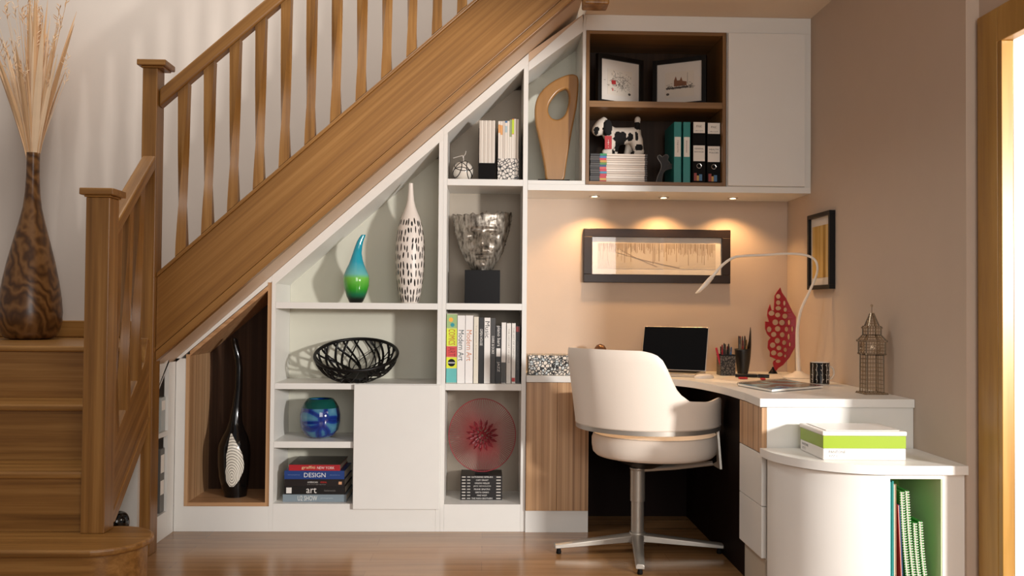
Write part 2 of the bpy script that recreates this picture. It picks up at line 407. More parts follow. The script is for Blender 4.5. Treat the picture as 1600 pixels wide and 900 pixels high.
def cap_part(cx, cy, z, w, parent):
    c = MB(); h = w/2
    for a, b, z0, z1 in ((h+.006, h+.006, z, z+.008), (h+.019, h+.019, z+.008, z+.034)):
        c.box(cx-a, cx+a, cy-b, cy+b, z0, z1)
    return part('post_cap', c, oakX, parent, bevel=.007, segs=3)
def baluster(x, y, z0, z1, sb0, sb1, parent, dirx=True, s=.046, waist=.033, ph=0, twist=PI/2):
    """square spindle, waisted and given a quarter twist; ends cut to the pitch"""
    N = 18; rings = []; mb = MB()
    for i in range(N+1):
        t = i/N; k = waist + (s-waist)*(abs(2*t-1)**1.6); a = ph + twist*(t*t*(3-2*t))
        ring = []
        for c in range(4):
            an = a + PI/4 + c*PI/2; rr = k*.7071
            dx, dy = rr*math.cos(an), rr*math.sin(an)
            q = dx if dirx else dy
            z = (z0 + q*sb0) if i == 0 else (z1 + q*sb1) if i == N else z0 + .04 + (z1-z0-.08)*(i-1)/(N-2)
            ring.append(mb.bm.verts.new((x+dx, y+dy, z)))
        rings.append(ring)
    for a, b in zip(rings, rings[1:]):
        for c in range(4): mb.bm.faces.new((a[c], a[(c+1) % 4], b[(c+1) % 4], b[c]))
    mb.bm.faces.new(rings[0][::-1]); mb.bm.faces.new(rings[-1])
    return part('baluster', mb, oakZ, parent, smooth=35)

NW = .09
low = thing('banister', 'short oak banister of the lower flight with square newel and cap', 'banister', (-1.476, -.905, RI), group='oak banisters')
p = part('newel_post', MB().box(-1.521, -1.431, -.951, -.862, RI+.0005, 1.505), oakZ, low, bevel=.003)
cap_part(-1.476, -.9065, 1.5055, NW, p)
def zr_top(y): return 1.79 + .83*(y+.39)
part('handrail', MB().prism([(-.861, zr_top(-.861)-.062), (-.435, zr_top(-.435)-.062), (-.435, zr_top(-.435)), (-.861, zr_top(-.861))], 'x', -1.508, -1.448), oakL, low, bevel=.008, segs=3)
for yy in (-.775, -.66, -.545):
    baluster(-1.481, yy, zl_top(yy)+.002, zr_top(yy)-.064, .9, .83, low, dirx=False, s=.044)
up = thing('banister', 'long oak banister of the upper flight with tall square newel post standing on the floor', 'banister', (-1.47, -.39, 0), group='oak banisters')
p = part('newel_post', MB().box(-1.513, -1.4475, -.434, -.346, .0005, 2.14), oakZ, up, bevel=.003)
cap_part(-1.470, -.39, 2.1405, .088, p)
def zh_top(x): return 2.086 + SL*(x+1.407)
part('handrail', MB().prism([(-1.446, zh_top(-1.446)-.078), (.3, zh_top(.3)-.078), (.3, zh_top(.3)), (-1.446, zh_top(-1.446))], 'y', -.418, -.358), oakS, up, bevel=.009, segs=3)
for xx in [-1.345+.1122*k for k in range(14)]:
    baluster(xx, -.385, zu_top(xx)+.0225, zh_top(xx)-.08, SL, SL, up)
drop = part('newel_drop', MB().box(.434, .548, -.45, -.345, 2.458, 3.4), oakZ, bevel=.008, segs=3)
tag(drop, 'bottom of an oak newel post hanging at the edge of the ceiling', 'newel post')
drop.location = (0, 0, 0)

# ================================================================ THE BUILT-IN SHELVING (front plane y=0)
D0, D1 = 0.0, YB-.001
def zout(x): return 2.356 + .893*(x-.209) if x <= .209 else 2.313 + .893*(x-.210)
def slope_z(x): return 2.356 + .893*(x-.209)
T = .0018
# --- striped oak triangular niche at the left
tri = thing('niche_unit', 'oak-lined sloping niche unit at the low left end of the shelving', 'cabinet', (-1.24, .17, 0))
Z0 = .122
a, b = -1.445, -1.037
def zi(x): return 1.208 + .866*(x+1.039)
part('carcass', MB().box(-1.493, a-.0005, D0, D1, 0, slope_z(-1.493)).prism([(-1.493, zi(-1.493)+.004), (-1.0367, zi(-1.0367)+.004), (-1.0367, slope_z(-1.0367)), (-1.493, slope_z(-1.493))], 'y', D0, D1).box(a-.0005, -1.0365, D0+.0, D1, 0, Z0-.001), white, tri)
part('side_panel', MB().box(a, a+.018, D0-.002, D1-.02, Z0, zi(a)), [zeb], tri)
part('side_panel', MB().box(b-.018, b, D0-.002, D1-.02, Z0, zi(b)), [zeb], tri)
part('bottom_panel', MB().box(a+.018, b-.018, D0-.002, D1-.02, Z0, Z0+.018), [zebX], tri)
part('sloping_panel', MB().prism([(a+.018, zi(a+.018)-.024), (b-.018, zi(b-.018)-.024), (b-.018, zi(b-.018)), (a+.018, zi(a+.018))], 'y', D0-.002, D1-.02), [zebX], tri)
darkz = wood('shade_toned_laminate', (0, 0, 1), (38, 26, 20), (56, 40, 30), (78, 56, 42), freq=60, stripes=.5, spec=.15)  # shade at the back of the niche put into the laminate tone
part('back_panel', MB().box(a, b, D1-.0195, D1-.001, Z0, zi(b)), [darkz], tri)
# --- left shelf unit
lu = thing('shelf_unit', 'white shelving unit under the stairs with a plain square door', 'cabinet', (-.62, .17, 0))
a, b = -1.0362, -.2055
part('side_panel', MB().prism([(a,0),(-1.0175,0),(-1.0175,1.2041),(a,1.1875)], 'y', D0, D1), white, lu)
part('side_panel', MB().prism([(-.228,0),(b,0),(b,1.9271),(-.228,1.9071)], 'y', D0, D1), white, lu)
part('sloping_panel', MB().prism([(-1.0362, 1.1879), (-.2055, 1.9275), (-.2055, slope_z(-.2055)), (-1.0362, slope_z(-1.0362))], 'y', D0, D1), white, lu, label='sloping white top board')
part('back_panel', MB().box(-1.0170, -.2285, D1-.02, D1-.001, .12, 1.88), white_in, lu)
part('plinth', MB().box(-1.0170, -.2285, D0, D1-.021, 0, .134), white, lu)
part('shelf', MB().box(-1.0170, -.2285, D0, D1-.021, 1.083, 1.114), white, lu, bevel=.001)
part('shelf', MB().box(-1.0170, -.2285, D0, D1-.021, .690, .719), white, lu, bevel=.001)
part('partition', MB().box(-.632, -.614, D0, D1-.021, .1345, .6895), white, lu)
part('shelf', MB().box(-1.0170, -.6325, D0, D1-.021, .405, .436), white, lu, bevel=.001)
part('door', MB().box(-.628, -.209, -.021, -.002, .112, .716), white, lu, bevel=.0015, label='plain square white door')
# --- tall column
cu_ = thing('shelf_column', 'tall narrow white shelf column between the low shelving and the desk', 'cabinet', (0, .17, 0))
a, b = -.205, .2095
part('side_panel', MB().prism([(a,0),(-.187,0),(-.187,1.9562),(a,1.9405)], 'y', D0, D1), white, cu_)
part('side_panel', MB().prism([(.187,0),(b,0),(b,2.3016),(.187,2.2820)], 'y', D0, D1), white, cu_)
part('sloping_panel', MB().prism([(-.205, 1.9409), (.2095, 2.302), (.2095, slope_z(.2095)), (-.205, slope_z(-.205))], 'y', D0, D1), white, cu_)
part('back_panel', MB().box(-.1865, .1865, D1-.02, D1-.001, .10, 2.25), mat('grey_shelf_back', (172, 160, 144), rough=.6), cu_)
part('plinth', MB().box(-.1865, .1865, D0, D1-.021, 0, .132), white, cu_)
for z1 in (.721, 1.116, 1.729):
    part('shelf', MB().box(-.1865, .1865, D0, D1-.021, z1-.032, z1), white, cu_, bevel=.001)
# --- bridging upper cabinets
uc = thing('wall_cabinet', 'white bridging cabinet over the desk with open sloping niche and plain white door', 'cabinet', (.9, .17, 1.678))
part('bottom_panel', MB().box(.2105, XW-.001, D0, D1, 1.678, 1.7075), white, uc)
part('niche_floor', MB().box(.2105, .4945, D0, D1-.02, 1.708, 1.727), white, uc)
part('back_panel', MB().box(.2105, .4945, D1-.019, D1-.001, 1.708, 2.5), white_in, uc)
part('sloping_panel', MB().prism([(.2105, 2.270), (.478, 2.470), (.4785, 2.553), (.482, 2.556), (.2105, 2.313)], 'y', D0, D1-.02), white, uc)
part('partition', MB().box(.4785, .4945, D0, D1-.02, 1.7275, 2.5555), white, uc)
part('top_rail', MB().box(.495, XW-.001, D0, D1, 2.478, 2.556), white, uc)
part('filler', MB().box(1.5905, XW-.001, D0, D1, 1.708, 2.4775), white, uc)
part('cabinet_box', MB().box(1.2, 1.59, .002, D1, 1.7085, 2.4775), white, uc)
part('door', MB().box(1.2025, 1.588, -.019, .0, 1.7105, 2.472), white, uc, bevel=.0015, label='tall plain white door')
# --- oak box with one shelf
ob = thing('oak_shelf_box', 'oak-lined open box of two compartments set into the white wall cabinet', 'cabinet', (.845, .17, 1.708))
obz = wood('warm_oak_laminate', (0, 0, 1), (100, 70, 36), (128, 92, 52), (150, 112, 68), freq=60)
obx = wood('warm_oak_laminate_flat', (1, 0, 0), (100, 70, 36), (128, 92, 52), (150, 112, 68), freq=60)
part('side_panel', MB().box(.496, .513, -.003, D1-.02, 1.709, 2.4765), [obz], ob)
part('side_panel', MB().box(1.178, 1.195, -.003, D1-.02, 1.709, 2.4765), [obz], ob)
part('bottom_panel', MB().box(.5135, 1.1775, -.003, D1-.02, 1.709, 1.7255), [obx], ob)
part('top_panel', MB().box(.5135, 1.1775, -.003, D1-.02, 2.4595, 2.4765), [obx], ob)
part('shelf', MB().box(.5135, 1.1775, -.001, D1-.02, 2.096, 2.126), [obx], ob)
part('back_panel', MB().box(.496, 1.195, D1-.0195, D1-.001, 1.709, 2.4765), [wood('oak_laminate_shade_tone', (0, 0, 1), (38, 26, 18), (54, 38, 26), (70, 50, 36), freq=60, stripes=.5, spec=.12)], ob)  # back coloured darker to carry the shade inside the box
# --- striped base cabinet left of the kneehole
WT = .765
bc = thing('base_cabinet', 'striped oak base cabinet with white plinth left of the kneehole', 'cabinet', (.36, .17, 0))
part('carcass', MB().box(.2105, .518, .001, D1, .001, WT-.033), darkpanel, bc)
part('door', MB().box(.2115, .362, -.02, .0, .106, WT-.034), [zeb], bc, bevel=.001)
part('door', MB().box(.3635, .5175, -.02, .0, .106, WT-.034), [zeb], bc, bevel=.001)
part('plinth', MB().box(.2105, .518, -.012, .0, .0, .104), white, bc)
kp = thing('kneehole_panel', 'panel closing the back of the kneehole under the desk, coloured dark brown to give its shade', 'panel', (1.0, .33, 0))
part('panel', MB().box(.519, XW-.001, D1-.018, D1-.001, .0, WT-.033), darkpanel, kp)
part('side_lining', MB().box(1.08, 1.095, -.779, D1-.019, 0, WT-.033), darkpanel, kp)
# --- downlights
dl = None
dlm = bpy.data.materials.new('lit_lamp_lens'); dlm.use_nodes = True
bb = dlm.node_tree.nodes['Principled BSDF']; bb.inputs['Emission Color'].default_value = (1, .78, .5, 1); bb.inputs['Emission Strength'].default_value = 12
for i, (px, py) in enumerate(((929, 306), (1037, 308), (1145, 309))):
    q = PZ(px, py, 1.6775)
    lab = ['nearest the tall shelf column', 'middle one of the three', 'nearest the right wall'][i]
    d = thing('downlight', 'small round lit downlight under the white wall cabinet, %s' % lab, 'light', (q.x, q.y, 1.6775), group='downlights over the desk')
    part('bezel', MB().lathe([(.016, 0), (.028, 0), (.028, -.004), (.016, -.005)], n=24, cap=(False, False)), chrome, d, world=False, smooth=30)
    part('lens', MB().lathe([(.0155, -.003), (.0155, 0)], n=20), dlm, d, world=False)
    L = bpy.data.lights.new('downlight_beam', 'SPOT'); L.energy = 11; L.color = (1, .58, .25); L.spot_size = 2.2; L.spot_blend = .6; L.shadow_soft_size = .015
    lo = bpy.data.objects.new('downlight_beam', L); COL.objects.link(lo); lo.location = (q.x, q.y+.0, 1.668)

# ================================================================ THE DESK
YD = -1.08
top = [(.2105, YB-.001), (.2105, -.03), (.50, -.03), (.66, -.05), (.80, -.10), (.90, -.18), (.965, -.29), (1.0, -.42), (1.03, -.6), (1.045, -.85), (1.035, YD), (XW-.001, YD), (XW-.001, YB-.001)]
poly = []
cur = crom([(p[0], p[1], 0) for p in top[2:10]], 5)
poly = [top[0], top[1]] + [(p.x, p.y) for p in cur] + top[10:]
dk = thing('desk_worktop', 'white worktop sweeping in a curve from the shelving along the right wall', 'worktop', (1.0, 0, WT-.032))
part('worktop', MB().prism(poly, 'z', WT-.032, WT), white, dk, bevel=.0015)
pd = thing('desk_pedestal', 'white desk pedestal with an oak top drawer facing the kneehole', 'cabinet', (1.3, -.93, 0))
part('carcass', MB().box(1.0655, XW-.001, YD+.012, -.78, .16, WT-.033), white, pd)
part('plinth', MB().box(1.062, XW-.001, YD+.02, -.80, 0, .16), mat('plinth_laminate', (196, 184, 166), rough=.4), pd)
part('drawer', MB().box(1.045, 1.064, YD+.01, -.78, .558, WT-.035), [zeb], pd, bevel=.001, label='striped oak drawer front')
part('drawer', MB().box(1.045, 1.064, YD+.01, -.78, .362, .555), white, pd, bevel=.001)
part('drawer', MB().box(1.045, 1.064, YD+.01, -.78, .168, .359), white, pd, bevel=.001)
# --- low curved cabinet in front of the pedestal
LS = .581
lc = thing('curved_cabinet', 'low white cabinet with curved front and open niche at the end of the desk', 'cabinet', (1.3, -1.3, 0))
top = [(1.035, YD-.001)]
for k in range(41):
    a = PI + (PI/2)*k/40; top.append((1.355 + .318*math.cos(a), -1.115 + .338*math.sin(a)))
top += [(XW-.001, -1.453), (XW-.001, YD-.001)]
part('top_board', MB().prism(top, 'z', LS-.03, LS), white, lc, smooth=30)
out, inn = [], []
for k in range(17):
    a = PI + (PI/2)*k/16; out.append((1.36 + .306*math.cos(a), -1.11 + .318*math.sin(a))); inn.append((1.36 + .288*math.cos(a), -1.11 + .300*math.sin(a)))
part('curved_door', MB().prism(out + inn[::-1], 'z', .088, LS-.036), white, lc, smooth=30)
part('side_panel', MB().box(1.351, 1.369, -1.428, YD-.02, .06, LS-.031), white, lc)
part('side_panel', MB().box(1.547, XW-.001, -1.428, YD-.02, .0, LS-.031), white, lc)
part('top_rail', MB().box(1.3695, 1.5465, -1.428, YD-.02, .533, LS-.031), white, lc)
green_in = mat('niche_back_green', (112, 158, 74), rough=.5)  # green for the niche back, paler on its right side
part('niche_back', MB().box(1.3695, 1.5465, YD-.04, YD-.021, .08, .5325), green_in, lc, label='green back of the open niche')
part('niche_side', MB().box(1.543, 1.5465, -1.426, YD-.041, .08, .5325), mat('niche_side_pale_green', (196, 214, 168), rough=.5), lc)
part('bottom_panel', MB().box(1.3695, 1.5425, -1.428, YD-.041, .06, .08), white, lc)
part('plinth', MB().prism([(x+.02*(1.36-x)/.3, y+.02) for x, y in out] + [(1.556, -1.408), (1.556, YD-.02), (1.06, YD-.02)], 'z', 0, .059), mat('plinth_laminate', (196,184,166)), lc, smooth=30)
# --- side bookcase under the lower flight
XB = -1.4945
sb = thing('side_bookcase', 'low white bookcase under the lower flight, facing the room behind the newel posts', 'bookcase', (-1.66, -.35, 0))
def zsb(y): return zl_bot(y)-.004
def opening(mb, ya, yb, za, zb): pass
yo = [PX(216, 700, XB).y, PX(226, 700, XB).y, PX(262, 700, XB).y]
yA, yB_, yC = yo
part('side_panel', MB().prism([(yC, 0), (-.001, 0), (-.001, .822), (yC, .822)], 'x', XB-.02, XB), white, sb)
part('side_panel', MB().prism([(yA, .12), (yB_, .12), (yB_, zsb(yB_)), (yA, zsb(yA))], 'x', XB-.30, XB), white, sb)
part('plinth', MB().box(XB-.02, XB, -.79, yC-.0005, 0, .1195), white, sb)
part('sloping_panel', MB().prism([(-.80, zsb(-.80)-.022), (yC-.0005, zsb(yC)-.022), (yC-.0005, zsb(yC)), (-.80, zsb(-.80))], 'x', XB-.30, XB), white, sb)
part('bottom_panel', MB().box(XB-.30, XB-.0205, -.79, -.01, .10, .1195), white, sb)
part('shelf', MB().box(XB-.30, XB, yB_+.0005, yC-.0005, .478, .500), white, sb)
part('back_panel', MB().prism([(-.80, .10), (-.40, .10), (-.40, .60), (-.80, zsb(-.80)-.02)], 'x', XB-.32, XB-.3005), mat('grey_back', (178, 170, 160)), sb)
part('filler', MB().prism([(-.34, zsb(-.34)+.001), (yC-.0005, zsb(yC)+.001), (yC-.0005, .822), (-.34, .822)], 'x', XB-.02, XB), white, sb)

# ================================================================ THE CHAIR
CX, CY, HD = .745, -.355, math.radians(48)
ch = thing('swivel_chair', 'white leather tub swivel chair on a four-star steel base, pulled up to the desk', 'chair', (CX, CY, 0))
back_a = math.radians(90) - HD + PI                        # world angle of the back centre
def ztop(phi):
    p = abs(math.degrees(phi))
    return interp([(0, .925), (34, .922), (43, .908), (49, .875), (54, .81), (60, .745), (70, .708), (90, .700), (112, .710), (122, .704), (129, .67), (132, .61)], p)
def shell_r(phi, z):
    t = (z-.58)/.34; p = abs(math.degrees(phi)); fl = max(0, 1-p/95)
    return .318 + .058*t*fl + .012*t
NP, NZ = 72, 14
PM = math.radians(132)
mb = MB()
outer, inner = [], []
for i in range(NP+1):
    phi = -PM + 2*PM*i/NP; an = back_a - phi; zt = ztop(phi); zb = .583
    ro, ri = [], []
    for j in range(NZ+1):
        t = j/NZ; z = zb + (zt-zb)*t
        th = .026*math.sqrt(max(.0, 1-(max(0, t-.86)/.14)**2))*.5 + .004
        rr = shell_r(phi, z)
        ro.append(Vector((CX+(rr+th*.4)*math.cos(an), CY+(rr+th*.4)*math.sin(an), z)))
        ri.append(Vector((CX+(rr-th*1.6)*math.cos(an), CY+(rr-th*1.6)*math.sin(an), z)))
    outer.append([mb.bm.verts.new(p) for p in ro]); inner.append([mb.bm.verts.new(p) for p in ri])
for i in range(NP):
    for j in range(NZ):
        mb.bm.faces.new((outer[i][j], outer[i+1][j], outer[i+1][j+1], outer[i][j+1]))
        mb.bm.faces.new((inner[i][j+1], inner[i+1][j+1], inner[i+1][j], inner[i][j]))
    mb.bm.faces.new((outer[i][NZ], outer[i+1][NZ], inner[i+1][NZ], inner[i][NZ]))
    mb.bm.faces.new((inner[i][0], inner[i+1][0], outer[i+1][0], outer[i][0]))
for i in (0, NP):
    for j in range(NZ): mb.bm.faces.new((outer[i][j], outer[i][j+1], inner[i][j+1], inner[i][j]))
shell = part('back_shell', mb, leather, ch, smooth=60)
# steel hoop below the shell
def hoop(z0, z1, r0, r1, ph=PM):
    m_ = MB(); rings = []
    for i in range(61):
        phi = -ph + 2*ph*i/60; an = back_a - phi
        rings.append([m_.bm.verts.new((CX+r*math.cos(an), CY+r*math.sin(an), z)) for r, z in ((r0, z0), (r1, z0), (r1, z1), (r0, z1))])
    for A, B in zip(rings, rings[1:]):
        for k in range(4): m_.bm.faces.new((A[k], A[(k+1) % 4], B[(k+1) % 4], B[k]))
    m_.bm.faces.new(rings[0][::-1]); m_.bm.faces.new(rings[-1]); return m_
part('steel_hoop', hoop(.563, .5825, .300, .324), steel, ch, smooth=30)
part('shell_seam', hoop(.5835, .588, .322, .3265, PM*.99), mat('seam_leather', (206, 192, 176), rough=.6), shell, world=True)
# seat cushion
prof = [(.0, .430), (.22, .430), (.264, .436), (.278, .450), (.283, .48), (.283, .51), (.274, .534), (.245, .546), (.12, .553), (.0, .554)]
SX = CX+.035
seat = part('seat', MB().lathe([(max(r, .001), z) for r, z in prof], (SX, CY+.02, 0), n=48), leather, ch, smooth=40)
part('seat_seam', MB().tube([(SX+.2745*math.cos(a*PI/24), CY+.02+.2745*math.sin(a*PI/24), .5335) for a in range(48)], .0025, n=6, closed=True), mat('seam_leather', (206,192,176)), seat)
# brackets at the arm ends going down under the seat
for s in (-1, 1):
    an = back_a - s*math.radians(129)
    d = Vector((math.cos(an), math.sin(an), 0)); tt = Vector((-d.y, d.x, 0))*s
    P0 = Vector((CX, CY, 0)) + d*.311
    m_ = MB(); w = .011
    q = [P0 + Vector((0, 0, .563)), P0 - tt*(-.03) + Vector((0, 0, .563)), P0 - tt*(-.052) + d*.012 + Vector((0, 0, .388)), P0 + tt*.0 - d*.02 + Vector((0, 0, .400)), P0 + Vector((0, 0, .418)) + tt*.026]
    n = d
    vs = [v - n*w*.5 for v in q] + [v + n*w*.5 for v in q]; k = len(q)
    m_.faces(vs, [tuple(range(k)), tuple(range(2*k-1, k-1, -1))] + [(i, (i+1) % k, k+(i+1) % k, k+i) for i in range(k)])
    part('bracket', m_, steel, ch, bevel=.001)
    e = P0 - d*.02 + Vector((0, 0, .406)); c = Vector((CX-.035, CY+.015, .372))
    part('seat_strut', MB().tube([e, e.lerp(c, .5) + Vector((0, 0, -.004)), c], [.012, .016, .02], n=8, flat=.8), steel, ch, smooth=40)
HX, HY = CX-.04, CY+.015
part('column', MB().lathe([(.036, .375), (.036, .37), (.033, .365), (.033, .225), (.029, .223), (.029, .07), (.001, .07)][::-1] + [(.001, .375)], (HX, HY, 0), n=28), steel, ch, smooth=30)
part('seat_plate', MB().lathe([(.001, .376), (.05, .376), (.14, .415), (.14, .429), (.001, .429)], (HX+.03, HY, 0), n=24), satin_black, ch, smooth=30)
part('hub', MB().lathe([(.001, .035), (.036, .035), (.040, .06), (.036, .085), (.001, .092)], (HX, HY, 0), n=28), steel, ch, smooth=30)
for k, an in enumerate((-98, -8, 82, 188)):
    a = math.radians(an); d = Vector((math.cos(a), math.sin(a), 0)); s = Vector((-d.y, d.x, 0)); L = .385
    m_ = MB(); rings = []
    for t in (0.05, .3, .6, 1.0):
        w = .027-.009*t; zt = .082-.036*t; zb = zt-(.036-.016*t); c = Vector((HX, HY, 0)) + d*(L*t)
        rings.append([m_.bm.verts.new(c + s*w*sg + Vector((0, 0, z))) for sg, z in ((-1, zb), (1, zb), (1, zt-.006), (.6, zt), (-.6, zt), (-1, zt-.006))])
    for A, B in zip(rings, rings[1:]):
        for q in range(6): m_.bm.faces.new((A[q], A[(q+1) % 6], B[(q+1) % 6], B[q]))
    m_.bm.faces.new(rings[0][::-1]); m_.bm.faces.new(rings[-1])
    lg = part('base_leg', m_, steel, ch, bevel=.002, smooth=40)
    fc = Vector((HX, HY, 0)) + d*(L-.02)
    part('glide', MB().lathe([(.010, 0), (.012, .006), (.008, .0255)], (fc.x, fc.y, .0002), n=14), matt_black, lg)

# ================================================================ THINGS ON THE STAIR LANDING
vz = RI*4
vw = bpy.data.materials.new('burr_walnut'); vw.use_nodes = True; nt = vw.node_tree; b = nt.nodes['Principled BSDF']
tc = nt.nodes.new('ShaderNodeTexCoord'); n0 = nt.nodes.new('ShaderNodeTexNoise'); n0.inputs['Scale'].default_value = 5; n0.inputs['Detail'].default_value = 4
mpn = nt.nodes.new('ShaderNodeMapping'); mpn.inputs['Scale'].default_value = (1, 1, .7); nt.links.new(tc.outputs['Object'], mpn.inputs[0]); mpn.inputs['Rotation'].default_value = (.5, .9, .3); nt.links.new(mpn.outputs[0], n0.inputs['Vector'])
wv = nt.nodes.new('ShaderNodeTexWave'); wv.inputs['Scale'].default_value = 5; wv.inputs['Distortion'].default_value = 22; wv.inputs['Detail'].default_value = 3; wv.inputs['Detail Scale'].default_value = 1.2
nt.links.new(mpn.outputs[0], wv.inputs['Vector'])
r = ramp(nt, [(.0, (74, 46, 22)), (.3, (94, 61, 30)), (.7, (110, 74, 38)), (1, (124, 86, 48))]); nt.links.new(wv.outputs['Fac'], r.inputs[0])
nt.links.new(r.outputs[0], b.inputs['Base Color']); b.inputs['Roughness'].default_value = .28
VX, VY = -2.345, .30
fv = thing('floor_vase', 'tall bottle-shaped wooden vase with swirling dark grain on the stair landing', 'vase', (VX, VY, vz))
pr = [(.085, 0), (.115, .008), (.138, .04), (.150, .09), (.152, .14), (.146, .21), (.132, .30), (.112, .40), (.088, .50), (.063, .60), (.045, .68), (.036, .76), (.032, .84), (.031, .93), (.032, .965), (.027, .965), (.026, .80)]
part('body', MB().lathe(pr, (VX, VY, vz+.0005), n=48, cap=(True, True)), vw, fv, smooth=50)
gr = thing('dried_grass', 'spray of dried straw-coloured grass and leaves standing in the wooden floor vase', 'dried grass', (VX, VY, vz+.82))
strawA = mat('dry_straw', (222, 180, 134), rough=.8, noise=.15); strawB = mat('pale_straw', (236, 206, 170), rough=.8, noise=.15)
rnd = random.Random(3)
for i in range(92):
    a = rnd.uniform(0, 2*PI); sp = rnd.uniform(.02, 1)**.8; h = rnd.uniform(.5, .93)
    dx = math.cos(a)*sp*.20 - .01; dy = math.sin(a)*sp*.13
    bx, by = math.cos(a)*.014*sp, math.sin(a)*.014*sp
    pts = []
    for k in range(9):
        t = k/8; pts.append(Vector((VX+bx+dx*t**1.35, VY+by+dy*t**1.35, vz+.86 + h*t)))
    m_ = MB()
    if i % 2 == 0:      # broad leaf
        w = rnd.uniform(.009, .019); side = Vector((math.cos(a+1.2), math.sin(a+1.2)*.6, 0)).normalized()
        if rnd.random() < .6: side = Vector((1, rnd.uniform(-.4, .4), 0)).normalized()
        L, R_, M_ = [], [], []
        for k, p in enumerate(pts):
            t = k/8; ww = w*(math.sin(PI*min(1, .12+.88*t))**.7)+.0006
            L.append(m_.bm.verts.new(p-side*ww)); M_.append(m_.bm.verts.new(p+Vector((0, -.003*math.sin(PI*t)-.0005, 0)))); R_.append(m_.bm.verts.new(p+side*ww))
        for k in range(8):
            m_.bm.faces.new((L[k], M_[k], M_[k+1], L[k+1])); m_.bm.faces.new((M_[k], R_[k], R_[k+1], M_[k+1]))
        o = part('blade', m_, strawA if i % 4 else strawB, gr); sm = o.modifiers.new('th', 'SOLIDIFY'); sm.thickness = .0012
    else:
        m_.tube(pts, [.0022-.0012*k/8 for k in range(9)], n=5)
        e = pts[-1]; dr = (pts[-1]-pts[-2]).normalized()
        for q in range(7):
            c = e - dr*(.012*q); o_ = Vector((rnd.uniform(-1, 1), rnd.uniform(-1, 1), .9)).normalized()
            m_.tube([c, c+o_*.016, c+o_*.028], [.001, .0026, .0006], n=5)
        part('stalk', m_, strawB if i % 3 else strawA, gr)

# ================================================================ THINGS ON THE SHELVES
# black vase with white whorl
bx, by, bz = PY(368, 778, .15).x, .15, .1405
bv = thing('swirl_vase', 'tall black glass bottle vase with a white ringed oval, in the oak niche', 'vase', (bx, by, bz))
k = 4.56/1400
raw = [(860,122,17),(848,122,17.5),(820,118,20),(760,113,23),(700,112,24.6),(640,112,25),(600,112,24),(560,115,20),(520,117,14),(480,117,10),(400,122,7),(300,130,5.6),(200,130,5.2),(160,125,5.2),(150,124,5.6),(100,112,5.2),(60,104,4.8),(52,102,3.5)]
prof = []; offs = []
for v, c, r in raw: prof.append((r*k*.98, (860-v)/3.33*k)); offs.append(((c-122)/3.33*k, 0))
body = part('body', MB().lathe(prof, (bx, by, bz+.0005), n=36, offs=offs), black, bv, smooth=50)
ringm = bpy.data.materials.new('white_whorl'); ringm.use_nodes = True; nt = ringm.node_tree; b = nt.nodes['Principled BSDF']
tc = nt.nodes.new('ShaderNodeTexCoord'); mp = nt.nodes.new('ShaderNodeMapping'); mp.inputs['Location'].default_value = (-.0, 0, -.108*.5); mp.inputs['Scale'].default_value = (1, .001, .5)
nt.links.new(tc.outputs['Object'], mp.inputs[0])
ln_ = nt.nodes.new('ShaderNodeVectorMath'); ln_.operation = 'LENGTH'; nt.links.new(mp.outputs[0], ln_.inputs[0])
mu = nt.nodes.new('ShaderNodeMath'); mu.operation = 'MULTIPLY'; mu.inputs[1].default_value = 900; nt.links.new(ln_.outputs['Value'], mu.inputs[0])
sn = nt.nodes.new('ShaderNodeMath'); sn.operation = 'SINE'; nt.links.new(mu.outputs[0], sn.inputs[0])
r = ramp(nt, [(.0, (226, 220, 206)), (.62, (226, 220, 206)), (.9, (60, 56, 50))]); nt.links.new(sn.outputs[0], r.inputs[0]); nt.links.new(r.outputs[0], b.inputs['Base Color']); b.inputs['Roughness'].default_value = .2
m_ = MB(); rows = []
zt_ = [(860-v)/3.33*k for v, c, r_ in raw]
for j in range(25):
    v = 800 - 268*j/24; t = (v-532)/268
    cxx = interp([(0, 110), (.3, 130), (.6, 136), (1, 120)], t); hw = interp([(0, 2), (.12, 14), (.4, 38), (.72, 42), (.9, 30), (1, 10)], t)
    z = (860-v)/3.33*k
    rr = interp([(zz, p[0]) for zz, p in zip(zt_, prof)], z); oc = interp([(zz, o[0]) for zz, o in zip(zt_, offs)], z)
    row = []
    for i in range(9):
        x = ((cxx + hw*(i/4-1))-122)/3.33*k; x = max(min(x-oc, rr*.93), -rr*.93)
        row.append(m_.bm.verts.new((bx+oc+x, by-math.sqrt(rr*rr-x*x)-.0012, bz+z)))
    rows.append(row)
for A, B in zip(rows, rows[1:]):
    for i in range(8): m_.bm.faces.new((A[i], A[i+1], B[i+1], B[i]))
part('white_oval', m_, ringm, body, smooth=60, label='white oval with dark concentric rings')

